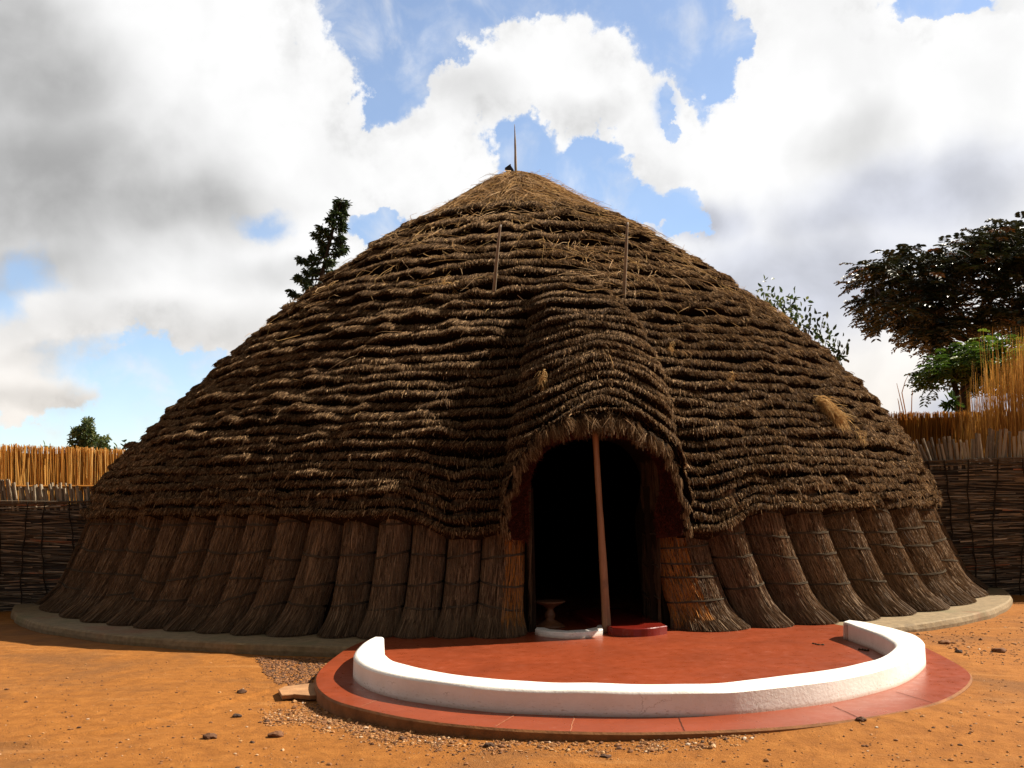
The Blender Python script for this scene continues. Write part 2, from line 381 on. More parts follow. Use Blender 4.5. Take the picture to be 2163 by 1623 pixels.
k.put(b.inputs['Height'], k.m('ADD', k.m('ADD', k.m('MULTIPLY', s2.outputs[0], 1.5), k.m('MULTIPLY', s4.outputs[0], 1.8)), k.m('MULTIPLY', s3.outputs[0], .7))); k.put(p.inputs['Normal'], b.outputs[0])
M_STONE = tone_mat('pebble', [(0, (.045, .028, .02)), (.3, (.16, .07, .03)), (.7, (.30, .14, .05)), (.92, (.40, .23, .10)), (1, (.55, .45, .35))], .85, .2)
M_SLAB = plain('sandstone_slab', (.34, .18, .085), .8, .2, .25, 8, .3, 50)
M_METAL = plain('black_metal', (.010, .010, .011), .4, .4, .2, 10)
M_GLASS = plain('lamp_glass', (.16, .17, .18), .2, .5, .2, 5)
M_LITTER = plain('dry_leaf', (.05, .03, .015), .7, .2, .4, 20)

# ------------------------------------------------------------------ ground
ZT = 0.115                                   # terrace level
ZP = 0.108                                   # plinth level
def ground_z(x, y):
    x = np.asarray(x, float); y = np.asarray(y, float)
    z = .02 * (vnoise(x * .45, y * .45, 3) - .5) + .012 * (vnoise(x * 1.7, y * 1.7, 5) - .5)
    near = np.exp(-(((np.hypot(x - 1.1, y + 8.6)) - 2.7) / .9) ** 2)
    z = z + near * .085 * sstep(x, -1.6, 2.6) + near * .03 * np.exp(-((y + 11.4) / .8) ** 2)
    dx = x + 3.38; rut = y - (-11.3 + .189 * dx + .918 * dx * np.abs(dx)) + .10 * (vnoise(x * 3, y * 3, 8) - .5)   # a low curving edge of swept soil
    fd = sstep(x, -1.3, -2.2) * sstep(x, -6, -4.5)
    z = z + (.026 * np.exp(-(rut / .07) ** 2) - .034 * sstep(rut, 0, .12) * np.exp(-np.maximum(rut, 0) / .8)) * fd
    inside = np.hypot(x, y) < 6.5
    return np.where(inside, np.minimum(z, -.02), z)
xs = np.unique(np.concatenate([np.linspace(-400, -12, 24), np.linspace(-12, -6, 80), np.linspace(-6, 5.5, 330), np.linspace(5.5, 12, 80), np.linspace(12, 400, 24)]))
ys = np.unique(np.concatenate([np.linspace(-60, -14, 12), np.linspace(-14, -12.2, 20), np.linspace(-12.2, -7, 180), np.linspace(-7, -2, 60), np.linspace(-2, 30, 40), np.linspace(30, 600, 20)]))
X, Y = np.meshgrid(xs, ys)
mb = MB(); mb.add(np.stack([X, Y, ground_z(X, Y)], -1), grid_faces(len(ys), len(xs)))
tag(mb.build('ground', M_SOIL, smooth=True), 'orange bare soil yard around the thatched hut', 'ground', kind='structure')

# ------------------------------------------------------------------ hut
hut = thing('thatched_hut', 'large dome shaped hut of layered brown thatch with reed bundle walls and an arched porch', 'hut')
ZK = np.array([1.0, 1.3, 1.8, 2.4, 3.0, 3.7, 4.4, 5.1, 5.7, 6.2, 6.6, 6.95, 7.08, 7.17, 7.22, 7.235])
RK = np.array([7.02, 6.88, 6.68, 6.29, 5.76, 5.09, 4.30, 3.43, 2.61, 1.84, 1.16, .66, .45, .26, .10, 0.0])
CK = np.array([0, 0, .02, .10, .20, .24, .23, .20, .18, .17, .16, .15, .15, .15, .15, .15])
def RZ(z): return np.interp(z, ZK, RK)
def CZ(z): return np.interp(z, ZK, CK)
PSI = radians(7.0)
AV = np.array([sin(PSI), -cos(PSI), 0]); LV = np.array([cos(PSI), sin(PSI), 0])     # door axis and its right hand
AF = 7.12; L0 = .05
def door(l, a, z): return np.asarray(l)[..., None] * LV + np.asarray(a)[..., None] * AV + np.asarray(z)[..., None] * np.array([0, 0, 1.0])
def vault_z(l, a):
    w = .60 + .45 * np.clip((a - 3.9) / (AF - 3.9), 0, 1)
    hh = .55 + .70 * np.clip((a - 3.9) / (AF - 3.9), 0, 1)
    zr = 4.62 - .45 * (a - 4.1) - .087 * (a - 4.1) ** 2 + .12 * np.exp(-((a - 5.8) / .8) ** 2)
    u = np.abs((l - L0) / w)
    return np.where(u < 1, zr - hh * (1 - np.sqrt(np.maximum(0, 1 - np.minimum(u, 1) ** 2.6))), -9.0)
def vault_rho(phi, z):
    """phi measured from the door axis; returns radial distance of the porch surface and whether the front plane cuts it"""
    phi, z = np.broadcast_arrays(phi, z)
    near = np.abs(phi) < .6
    lo = np.zeros(phi.shape); hi = np.full(phi.shape, 9.0)
    ok = np.zeros(phi.shape, bool)
    # scan outward, keep the last radius that is inside the vault
    best = np.zeros(phi.shape)
    if near.any():
        ph, zz = phi[near], z[near]; bb = np.zeros(ph.shape)
        for r in np.arange(3.6, 9.0, .02):
            inside = vault_z(r * np.sin(ph), r * np.cos(ph)) >= zz
            bb = np.where(inside, r, bb)
        best[near] = bb
    clip = AF / np.maximum(np.cos(phi), .3)
    return np.minimum(best, clip), best > clip
def roof_point(th, z, off=0.0):
    """th: azimuth from the viewer side (0 = towards the viewer, + = right)"""
    th, z, off = np.broadcast_arrays(th, z, off)
    r = RZ(z)
    phi = (th - PSI + pi) % (2 * pi) - pi
    vr, cut = vault_rho(phi, z)
    vr = np.where(vr > 0, vr, 0)
    kk = .06; h = np.clip(.5 + .5 * (vr - r) / kk, 0, 1)
    rr = r * (1 - h) + vr * h + kk * h * (1 - h)
    front = cut & (vr > r + .03)
    rr = np.maximum(rr + off * np.clip(r / .5, 0, 1), 0)
    x = rr * np.sin(th) + CZ(z); y = -rr * np.cos(th)
    return np.stack([x, y, z + off * .45], -1), front

# course levels: evenly spaced down the roof as seen on its left front
zz = np.linspace(1.30, 7.0, 1500)
pp = np.stack([RZ(zz) * sin(-.26) + CZ(zz), -RZ(zz) * cos(.26), zz], 1)
vv = 1050 - (pp[:, 2] - CAMZ) * FPX / (pp[:, 1] + DCAM)
lev = [1.42]
v0 = np.interp(1.42, zz, vv); step = 20.6
while True:
    v0 -= step
    if v0 < vv.min() + 10: break
    lev.append(float(np.interp(-v0, -vv, zz)))
lev = np.array(lev)
NR = len(lev)
# azimuth samples: fine in view, finest on the porch
th = np.concatenate([np.linspace(-pi, -1.95, 60, endpoint=False), np.linspace(-1.95, PSI - .24, 460, endpoint=False), np.linspace(PSI - .24, PSI + .24, 300, endpoint=False),
                     np.linspace(PSI + .24, 1.95, 400, endpoint=False), np.linspace(1.95, pi, 60)])
NT = len(th)
phi = th - PSI
lat = 6.9 * np.sin(np.clip(phi, -1.2, 1.2))
drop = .22 * np.where(np.abs(phi) < 1.2, sstep(np.abs(lat), 2.1, 1.4), 0)        # eave hangs lower beside the porch
roof = MB()
TS = np.array([0.0, .30, .52, .66, .84, 1.0, .985, .78])      # along a course, 1 = lip, then back underneath
OF = np.array([-.60, -.55, -.30, .90, 1.05, .88, -.05, -1.0])
SD, SB, SN, ST, SR = [], [], [], [], []                # strand seeds
for kx in range(NR):
    z0 = lev[kx]; zn = lev[kx + 1] if kx + 1 < NR else lev[kx] + .16
    dz = zn - z0
    arc = th * max(RZ(z0), .6)
    wav = (vnoise(arc * .55, np.full(NT, kx * .37), 11) - .5) * 1.0 + (vnoise(arc * 1.5, np.full(NT, kx * 1.7), 12) - .5) * .62 + (vnoise(arc * 4.5, np.full(NT, kx * 3.1), 13) - .5) * .46 + (vnoise(arc * 11, np.full(NT, kx * 7.7), 16) - .5) * .22
    amp = dz * ((.68 if kx > 0 else .45) + .16 * sstep(z0, 4.0, 5.6))
    hl = (RZ(z0) + .5) * np.sin(np.clip(phi, -1.2, 1.2)) - L0
    hood = .46 * (1 - sstep(z0, 2.0, 4.2)) * np.exp(-(hl / .62) ** 2) * (np.abs(phi) < 1.2)
    zb = z0 + hood + wav * amp * (1 - .4 * np.exp(-(hl / .9) ** 2)) - drop * (1 - sstep(z0, 1.4, 2.6))
    hgt = (.115 + .07 * vnoise(arc * 1.3, np.full(NT, kx * 2.3), 14) + .08 * vnoise(arc * 4.2, np.full(NT, kx * 5.1), 15) ** 1.5 - .02) * (1.0 if z0 < 6.2 else .6)
    top = zb + dz * 1.75
    Z = zb[None] + (top - zb)[None] * (1 - TS[:, None])
    O = hgt[None] * OF[:, None] - .135
    # courses on the hood stop at its front edge
    lf = AF * np.tan(np.clip(phi, -.5, .5)); ze = np.where(np.abs(phi) < .5, vault_z(lf, np.full(NT, AF)), -9.0)
    hid = (Z[0] < ze + .03)
    Z = np.where(~hid[None], np.maximum(Z, ze[None] + .025), Z)
    Z = np.minimum(Z, 7.20)
    Pp, fr = roof_point(np.broadcast_to(th, Z.shape), Z, O)
    Rb = roof_point(th, np.maximum(Z[5], 1.0), hgt * .9 - .1)[0]; Rt = roof_point(th, np.minimum(np.maximum(Z[0], Z[5] + .05), 7.22), hgt * .9 - .1)[0]
    F = grid_faces(len(TS), NT)
    keep = ~(fr.ravel()[F].sum(1) >= 3)
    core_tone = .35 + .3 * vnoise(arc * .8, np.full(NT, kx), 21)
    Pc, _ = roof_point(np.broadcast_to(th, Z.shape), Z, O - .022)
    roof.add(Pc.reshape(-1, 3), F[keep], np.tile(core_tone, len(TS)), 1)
    # strand seeds on the outer faces of the course
    for ti in range(0, 5):
        A0, A1, B0, B1 = Pp[ti, :-1], Pp[ti, 1:], Pp[ti + 1, :-1], Pp[ti + 1, 1:]
        area = np.linalg.norm(np.cross(A1 - A0, B0 - A0), axis=1)
        bad = (fr[ti, :-1] | fr[ti, 1:] | fr[ti + 1, :-1] | fr[ti + 1, 1:]) | (np.abs(th[:-1]) > 1.9)
        dens = [60, 250, 1800, 5600, 6800][ti]
        cnt = rng.poisson(np.where(bad, 0, area * dens)); idx = np.repeat(np.arange(NT - 1), cnt)
        if not len(idx): continue
        a = rng.random((len(idx), 1)); bq = rng.random((len(idx), 1))
        up = A0[idx] * (1 - a) + A1[idx] * a; dn = B0[idx] * (1 - a) + B1[idx] * a
        SB.append(up * (1 - bq) + dn * bq)
        # long axis of the course, not of the tiny cell near the lip
        l0 = Pp[1, :-1][idx] * (1 - a) + Pp[1, 1:][idx] * a; l1 = Pp[4, :-1][idx] * (1 - a) + Pp[4, 1:][idx] * a
        l0 = Rt[:-1][idx] * (1 - a) + Rt[1:][idx] * a; l1 = Rb[:-1][idx] * (1 - a) + Rb[1:][idx] * a
        d = nrm(nrm(l1 - l0) + np.array([0, 0, -.04])); SD.append(d)
        lp = Pp[5, :-1][idx] * (1 - a) + Pp[5, 1:][idx] * a; SR.append(np.maximum(((lp - SB[-1]) * d).sum(1), 0))
        nn = nrm(np.cross(A1[idx] - A0[idx], d)); SN.append(-nn)
        ST.append(np.stack([np.full(len(idx), z0), arc[idx], np.full(len(idx), ti)], 1))
SB = np.concatenate(SB); SD = np.concatenate(SD); SN = np.concatenate(SN); ST = np.concatenate(ST); SR = np.concatenate(SR)
SN *= np.sign((SN * (SB * np.array([1, 1, 0]) + np.array([0, 0, 3.0]))).sum(1, keepdims=True) + 1e-9)
n = len(SB)
side = nrm(np.cross(SD, SN))
tuft = (vnoise(ST[:, 1] * 6.5, ST[:, 0] * 9.0, 31) - .5) * .9 + (vnoise(ST[:, 1] * 1.1, ST[:, 0] * 3, 32) - .5) * .5      # tufts lean together
tuft_l = vnoise(ST[:, 1] * 9.0, ST[:, 0] * 13.0, 37)
D = nrm(SD + side * (tuft + rng.normal(0, .17, n))[:, None] + SN * (rng.normal(.05, .13, n))[:, None])
ln = np.minimum(rng.uniform(.07, .16, n), np.maximum(SR, .015) + rng.uniform(-.03, .022, n) * (.3 + 1.3 * tuft_l) + .06 * (rng.random(n) < .02))
mid = SB + D * (ln * .5)[:, None]
end = mid + (D * .9 + np.array([0, 0, -.18]) + SN * rng.normal(0, .06, n)[:, None]) * (ln * .5)[:, None]
patch = vnoise(ST[:, 1] * .7, ST[:, 0] * 1.1, 33)
tone = np.clip(rng.beta(1.7, 2.3, n) * .80 + .16 * (patch - .5) + .14 * (tuft_l - .5), 0, .82)
hi = sstep(ST[:, 0], 4.2, 6.6)
gold = rng.random(n) < (.012 + .08 * hi + .25 * sstep(ST[:, 0], 6.4, 6.9))
tone = np.where(gold, rng.uniform(.84, .97, n), tone)
strands(roof, np.stack([SB - D * (ln * .25)[:, None] - SN * .008, mid, end], 1), rng.uniform(.007, .015, n), tone, 0, .5)
# shaggy cap of long straw around the peak
nc = 5200
a = rng.uniform(-pi, pi, nc); zc = rng.uniform(6.35, 7.2, nc)
c0, _ = roof_point(a, zc, np.full(nc, -.02))
z2 = np.maximum(zc - rng.uniform(.15, .5, nc), 6.0)
c2, _ = roof_point(a + rng.normal(0, .35, nc) / np.maximum(RZ(zc), .4), z2, rng.uniform(-.06, .02, nc))
cm = (c0 + c2) / 2 + np.array([0, 0, .03])
strands(roof, np.stack([c0, cm, c2], 1), rng.uniform(.007, .012, nc), np.where(rng.random(nc) < .40, rng.uniform(.84, .93, nc), rng.uniform(.15, .65, nc)), 0)
# closed cap and inner shell below the courses
zs = np.concatenate([np.linspace(1.62, 2.4, 9), np.linspace(2.6, 7.0, 24), [7.12, 7.2]])
ths = np.linspace(-pi, pi, 241)
Zs, Ts = np.meshgrid(zs, ths, indexing='ij')
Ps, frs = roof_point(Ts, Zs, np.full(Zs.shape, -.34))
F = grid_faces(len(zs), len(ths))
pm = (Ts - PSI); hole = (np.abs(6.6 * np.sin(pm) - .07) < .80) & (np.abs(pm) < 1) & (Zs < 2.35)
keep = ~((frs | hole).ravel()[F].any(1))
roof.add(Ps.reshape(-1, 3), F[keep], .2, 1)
# rolled shaggy rim along the mouth of the porch
lu = np.sin(np.linspace(-pi / 2, pi / 2, 41)) * .999
OUT = np.stack([L0 + 1.05 * lu * .955 - .02, vault_z(L0 + 1.05 * lu, np.full(41, AF)) - .035], 1)
OUT = np.vstack([[(OUT[0, 0] + .03, 1.20)], OUT, [(OUT[-1, 0] - .03, 1.20)]])
INN = np.array([(-.655, 1.12), (-.66, 1.40), (-.675, 1.63), (-.614, 1.912), (-.428, 2.16), (-.10, 2.25), (.25, 2.26), (.577, 2.214), (.74, 2.045), (.813, 1.897), (.843, 1.719), (.808, 1.536), (.752, 1.375), (.77, 1.12)])
rimc = resample(chaikin(OUT, 3), 260)
ctr = np.array([.06, 1.55]); rad2 = nrm(rimc - ctr)
wob = .06 * (vnoise(np.arange(260) * .13, np.zeros(260), 41) - .5) + .05 * (vnoise(np.arange(260) * .4, np.zeros(260), 42) - .5)
rim = door(rimc[:, 0] + rad2[:, 0] * (-.03 + wob), np.full(260, AF + .0), rimc[:, 1] + rad2[:, 1] * (-.03 + wob))
V, F, F2 = tube(rim, .030 + .035 * np.clip(rad2[:, 1], 0, 1), 8, True); n0 = roof.n; roof.add(V, F, .4, 1); roof.F.append(F2 + n0); roof.M.append(1)
nr_ = 13000
i = rng.integers(0, 259, nr_); f_ = rng.random((nr_, 1))
base = rim[i] * (1 - f_) + rim[i + 1] * f_
out2 = rad2[i]; O3 = out2[:, :1] * LV + out2[:, 1:] * np.array([0, 0, 1.0])
TT = nrm(rim[i + 1] - rim[i])
topness = np.clip(out2[:, 1], 0, 1)[:, None]
aa = rng.uniform(-.5, 2.2, (nr_, 1))
start = base + (.032 + .034 * topness) * (O3 * np.cos(aa) + AV * np.sin(aa)) - AV * .05 * rng.random((nr_, 1))
tl = (vnoise(i * .21, np.zeros(nr_), 44) - .5)[:, None] * 1.0
dd = nrm(AV * (.38 + .25 * rng.random((nr_, 1))) - O3 * (.35 * topness + .05) * rng.random((nr_, 1)) + np.array([0, 0, -1.0]) * (.55 * topness + .95 * (1 - topness)) + TT * (tl + rng.normal(0, .2, (nr_, 1))))
ll = rng.uniform(.04, .16, (nr_, 1)) * (.45 + .85 * topness ** 2)
strands(roof, np.stack([start, start + dd * ll * .5, start + dd * ll + np.array([0, 0, -.02])], 1), rng.uniform(.006, .011, nr_), np.clip(rng.beta(2.2, 2.6, nr_) * .8, 0, .9), 0)
roof_o = roof.build('thatch_roof', [M_THATCH, M_THATCH_CORE], hut)

# loose straw lying over the upper roof
mb = MB()
ns = 1300
zc = np.clip(rng.normal(5.3, 1.0, ns), 2.2, 7.0); a = rng.uniform(-1.6, 1.6, ns)
grp = rng.random(ns) < .6; gz = rng.uniform(4.3, 6.7, 46); ga = rng.uniform(-1.0, 1.3, 46); gi = rng.integers(0, 46, ns)
zc = np.where(grp, gz[gi] + rng.normal(0, .16, ns), zc); a = np.where(grp, ga[gi] + rng.normal(0, .22, ns) / np.maximum(RZ(gz[gi]), .8), a)
zc = np.clip(zc, 1.8, 7.05)
gd = rng.uniform(-1.3, 1.3, 46); dr = np.where(grp, gd[gi] + rng.normal(0, .45, ns), rng.uniform(-1.5, 1.5, ns))
L_ = rng.uniform(.15, .55, ns); R_ = np.maximum(RZ(zc), .5)
def sp(s, o): return roof_point(a + np.sin(dr) * L_ * s / R_, np.clip(zc - np.cos(dr) * L_ * s * .7, 1.5, 7.15), np.full(ns, o))[0]
b1 = rng.normal(0, .03, (ns, 3))
strands(mb, np.stack([sp(-.5, .015), sp(-.15, .045) + b1, sp(.2, .055) + b1, sp(.5, .035) + np.abs(b1) * 1.5], 1), rng.uniform(.005, .009, ns), rng.uniform(.78, .98, ns), 0, .5)
mb.build('loose_straw', [M_THATCH], roof_o)

# lining of the porch mouth, from the rim back to the hoop
AI = 6.76
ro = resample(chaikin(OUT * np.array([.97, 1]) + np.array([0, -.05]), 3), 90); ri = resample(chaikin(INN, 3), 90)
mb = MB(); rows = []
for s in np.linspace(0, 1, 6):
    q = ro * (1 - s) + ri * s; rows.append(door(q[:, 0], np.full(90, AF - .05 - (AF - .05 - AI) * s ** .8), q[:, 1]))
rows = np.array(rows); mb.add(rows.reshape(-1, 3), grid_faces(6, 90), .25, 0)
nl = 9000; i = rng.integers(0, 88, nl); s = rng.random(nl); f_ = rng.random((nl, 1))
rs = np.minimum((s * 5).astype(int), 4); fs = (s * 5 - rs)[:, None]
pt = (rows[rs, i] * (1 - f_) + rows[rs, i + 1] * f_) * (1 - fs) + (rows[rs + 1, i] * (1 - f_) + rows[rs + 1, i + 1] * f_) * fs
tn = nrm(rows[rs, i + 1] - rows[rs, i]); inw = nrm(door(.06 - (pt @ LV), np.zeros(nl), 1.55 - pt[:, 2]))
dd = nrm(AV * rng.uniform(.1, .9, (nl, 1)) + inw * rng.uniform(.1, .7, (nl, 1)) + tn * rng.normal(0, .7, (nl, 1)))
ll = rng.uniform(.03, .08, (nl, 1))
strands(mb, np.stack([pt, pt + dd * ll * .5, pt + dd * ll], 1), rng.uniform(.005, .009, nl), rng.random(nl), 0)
mb.build('porch_lining', [M_LINING], hut)
# hoop of bent canes round the doorway, and the woven passage behind it
arch = np.vstack([[(-.665, ZT)], chaikin(INN, 3), [(.86, ZT)]]); arch = resample(arch, 140)
mb = MB()
for dk, ak in ((0, 0), (.028, .02), (.052, -.01)):
    q = arch + nrm(arch - ctr) * dk; q = q[arch[:, 1] > np.where(arch[:, 0] > 0, 1.36, 1.15)]
    add_tube(mb, door(q[:, 0], np.full(len(q), AI + ak), q[:, 1]), .017, 7, .55 + .3 * (dk > 0), 0)
mb.build('door_hoop', [M_LINING], hut, True)
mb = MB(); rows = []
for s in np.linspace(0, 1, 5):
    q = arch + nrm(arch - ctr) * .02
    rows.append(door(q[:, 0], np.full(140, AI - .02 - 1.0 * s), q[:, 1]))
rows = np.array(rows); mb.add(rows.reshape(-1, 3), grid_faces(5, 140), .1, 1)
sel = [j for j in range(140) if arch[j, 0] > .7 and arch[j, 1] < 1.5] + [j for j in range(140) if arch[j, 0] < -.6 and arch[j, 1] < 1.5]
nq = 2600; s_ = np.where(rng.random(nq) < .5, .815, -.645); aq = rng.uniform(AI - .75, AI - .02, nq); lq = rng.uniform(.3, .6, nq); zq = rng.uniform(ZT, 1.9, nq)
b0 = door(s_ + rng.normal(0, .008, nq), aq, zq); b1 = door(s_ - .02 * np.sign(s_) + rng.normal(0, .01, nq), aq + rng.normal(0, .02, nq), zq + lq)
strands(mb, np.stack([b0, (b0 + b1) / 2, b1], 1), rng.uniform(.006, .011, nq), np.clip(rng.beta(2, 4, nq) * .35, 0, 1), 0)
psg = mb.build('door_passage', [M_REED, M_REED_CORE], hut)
for zt_ in (.45, .8, 1.15):
    mb = MB(); t = np.linspace(0, 1, 12)
    add_tube(mb, door(.795 - .02 * np.sin(t * pi), AI - .02 - .7 * t, zt_ + .02 * np.sin(t * 7)), .010, 6, .3)
    mb.build('binding_cord', [M_CORD], psg, True)

# reed bundle wall
def az_px(px, r=6.95, py=1220):
    u, v = corr(px, py); k_ = u / FPX
    # (k Y)^2 + (Y - D)^2 = r^2
    A, B, C = 1 + k_ * k_, -2 * DCAM, DCAM ** 2 - r * r; disc = B * B - 4 * A * C
    Y = (-B - math.sqrt(max(disc, 0))) / (2 * A); return math.atan2(k_ * Y, DCAM - Y)
LB = [az_px(p) for p in [1121, 1012, 930, 847, 770, 690, 607, 540, 470, 405, 345, 292, 245, 198, 160, 125]]
LB += [LB[-1] - .055 * k_ for k_ in (1, 2, 3, 4)]
RB = [az_px(p) for p in [1408, 1536, 1622, 1712, 1797, 1868, 1930, 1983, 2030]]
RB += [RB[-1] + .055 * k_ for k_ in (1, 2, 3, 4, 5)]
TIES_L = [.20, .36, .56, .80, .94]; TIES_R = [.30, .50, .66, .82, .97]
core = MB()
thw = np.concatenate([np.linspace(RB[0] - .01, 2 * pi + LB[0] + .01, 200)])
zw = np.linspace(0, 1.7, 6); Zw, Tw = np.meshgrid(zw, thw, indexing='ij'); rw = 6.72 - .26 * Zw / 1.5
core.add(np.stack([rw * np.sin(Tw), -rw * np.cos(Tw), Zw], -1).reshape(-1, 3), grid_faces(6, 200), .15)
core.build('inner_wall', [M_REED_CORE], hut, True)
def bundle(a0, a1, sgn, first):
    ac, hw = (a0 + a1) / 2, abs(a1 - a0) / 2
    seed = rng.integers(0, 9999)
    sk = sgn * (.040 + .014 * (vnoise(ac * 4.0, 0.0, 77) - .5) + .003 * rng.random()) * (0.35 if (sgn < 0 and abs(ac) < .30) else 1.0) * (1.25 if sgn > 0 else 1.0)
    if first and sgn > 0: sk *= .55; hw *= 1.10
    foot_add = .34 * sin(min(abs(ac), pi / 2)) ** 2
    bul = .30 + .04 * rng.random(); ztop = 1.20 if (first and sgn > 0) else 1.62
    tz = np.array(TIES_L if sgn < 0 else TIES_R) + rng.normal(0, .018, 5)
    def surf(w, q, lift=0.0, pinch=.13):
        w, q = np.asarray(w, float), np.asarray(q, float)
        pin = 1 - pinch * sum(np.exp(-((q - t) / .022) ** 2) for t in tz)
        fl = sstep(q, .20, 0.0)
        r = 6.40 + (.36 + foot_add) * np.clip(1 - q, 0, 1) ** 1.25 + .04 * fl
        b_ = bul * (1 + .25 * fl) * pin
        wn = np.clip(np.abs(w), 0, 1)
        r = r + b_ * np.sqrt(np.maximum(0, 1 - wn ** 2.0)) + lift
        A = ac + sk * (np.clip(1 - q, 0, 1.2) ** 1.6 - (.04 if first else .30)) + w * hw * .915 * (1 + .22 * fl) * (6.9 / 6.9)
        z = ZP + .004 + q * (ztop - ZP)
        return np.stack([r * np.sin(A), -r * np.cos(A), z], -1)
    mb = MB()
    W, Q = np.meshgrid(np.linspace(-1, 1, 15), np.concatenate([np.linspace(0, 1, 60)]), indexing='xy')
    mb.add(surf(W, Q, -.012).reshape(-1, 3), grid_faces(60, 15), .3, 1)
    n_ = int(1600 + 14000 * hw)
    w = np.sin(rng.uniform(-pi / 2, pi / 2, n_)) * .99
    q0 = np.where(rng.random(n_) < .25, rng.uniform(-.012, .03, n_), rng.uniform(-.0, .88, n_)); dq = rng.uniform(.18, .42, n_)
    dw = rng.normal(0, .05, n_); K = 5; P = []
    for s in np.linspace(0, 1, K):
        qq = np.clip(q0 + dq * s, -.01, 1.02)
        P.append(surf(np.clip(w + dw * (s - .5) * 2 + rng.normal(0, .008, n_), -1, 1), qq, rng.uniform(0, .012, n_) + (rng.random(n_) < .05) * .02 * abs(s - .5)))
    warm = rng.random(n_) < (.35 * first)
    tn = np.clip(rng.beta(2.2, 2.4, n_) * .85 + .12 * (vnoise(w * 3, np.full(n_, seed), 5) - .5), 0, .86)
    edge = (w * -sgn > .1) if first else np.zeros(n_, bool)      # cleaner, redder reed beside the doorway
    tn = np.where(edge & (rng.random(n_) < .6), rng.uniform(.88, 1, n_), tn)
    strands(mb, np.stack(P, 1), rng.uniform(.0045, .0085, n_), tn, 0, .8)
    # frayed feet
    nf = n_ // 2; w = np.sin(rng.uniform(-pi / 2, pi / 2, nf)); P0 = surf(w, np.full(nf, .13), .004); P1 = surf(np.clip(w * 1.06 + rng.normal(0, .05, nf), -1.05, 1.05), np.full(nf, .0), rng.uniform(0, .05, nf))
    P1[:, 2] = ZP + rng.uniform(.004, .03, nf)
    strands(mb, np.stack([P0, (P0 + P1) / 2, P1], 1), rng.uniform(.005, .008, nf), np.clip(rng.beta(2, 3, nf) * .8, 0, 1), 0, .7)
    bo = mb.build('reed_bundle', [M_REED, M_REED_CORE], hut)
    for t in tz:
        mc = MB(); w = np.linspace(-1.06, 1.06, 22)
        tilt = rng.normal(0, .018); sag = rng.normal(0, .006)
        wig = .006 * (vnoise(w * 5, np.full(22, seed + t * 9), 6) - .5)
        for s2 in (0, .008):
            add_tube(mc, surf(w, t + tilt * w + sag * w * w + wig + s2 * (1 + .3 * np.sin(w * 9)), .013, 0.0), .0062, 6, .4)
        mc.build('binding_cord', [M_CORD], bo, True)
for j in range(len(LB) - 1): bundle(LB[j + 1], LB[j], -1, 1 if j == 0 else 0)
for j in range(len(RB) - 1): bundle(RB[j], RB[j + 1], 1, 1 if j == 0 else 0)

# concrete plinth ring and floor
mb = MB(); tp = np.linspace(-pi, pi, 260)
ro_ = 7.80 + .10 * (vnoise(tp * 3, np.zeros(260), 51) - .5) + .04 * (vnoise(tp * 17, np.zeros(260), 52) - .5)
jag = .035 * (vnoise(tp * 40, np.zeros(260), 53) - .5)
prof = [(6.3 + 0 * tp, ZP + 0 * tp), (ro_ - .02, ZP + 0 * tp), (ro_, ZP - .018 + .012 * (vnoise(tp * 30, np.zeros(260), 54) - .5)), (ro_ + .015 + jag * .5, ZP * .4 + 0 * tp), (ro_ + .0 + jag, -.15 + 0 * tp)]
mb.add(np.stack([np.stack([r * np.sin(tp), -r * np.cos(tp), z], -1) for r, z in prof]).reshape(-1, 3), grid_faces(5, 260), .5)
mb.build('plinth', [M_CONCRETE], hut)
mb = MB(); lathe(mb, [(0, ZP - .004), (6.4, ZP - .004)], (0, 0, 0), 96); mb.build('hut_floor', [M_RED], hut)
# prop post in the doorway
pc = [(1282, 1342, 11.45), (1277, 1242, 11.45), (1268, 1093, 11.47), (1262, 1000, 11.49), (1258, 925, 11.51), (1256, 905, 11.52)]
mb = MB(); path = resample(chaikin(np.array([at(*p_) for p_ in pc]), 2), 40); path[0, 2] = ZT
rr = np.interp(np.linspace(0, 1, 40), [0, .25, .6, 1], [.050, .045, .034, .033]) * (1 + .06 * (vnoise(np.arange(40) * .5, np.zeros(40), 61) - .5))
add_tube(mb, path, rr, 14); mb.build('door_post', [M_POST], hut, True)

# ------------------------------------------------------------------ terrace, white wall, thresholds
top_px = [(775, 1351), (733, 1368), (706, 1387), (685, 1403), (668, 1421), (663, 1436), (666, 1451), (676, 1463), (700, 1480), (755, 1496), (844, 1516), (944, 1530), (1040, 1538),
          (1129, 1544), (1300, 1549), (1448, 1547), (1659, 1538), (1819, 1519), (1899, 1505), (1978, 1487), (2026, 1465), (2054, 1441), (2054, 1421), (2018, 1398), (1958, 1368), (1905, 1345), (1850, 1331), (1765, 1319)]
edge = chaikin(np.array([ground(*p_, ZT) for p_ in top_px]), 2)
backs = [(6.25 * sin(t), -6.25 * cos(t), ZT) for t in np.linspace(.46, -.22, 14)]
poly = np.vstack([edge, backs]); ne = len(edge)
ter = thing('terrace', 'round red polished terrace before the hut door, inside and outside the white curved wall', 'terrace')
mb = MB(); nP = len(poly)
cen = np.array([poly[:, 0].mean(), poly[:, 1].mean(), ZT])
inn = poly.copy(); nrm2 = nrm(poly - cen); inn[:, :2] -= nrm2[:, :2] * .015
low1 = poly.copy(); low1[:, 2] -= .014; low2 = poly.copy(); low2[:, 2] = -.12
V = np.vstack([inn, low1, low2]); i0 = np.arange(nP); i1 = (i0 + 1) % nP
mb.add(V, np.concatenate([np.stack([i0, i0 + nP, i1 + nP, i1], 1)]), .5, 1)
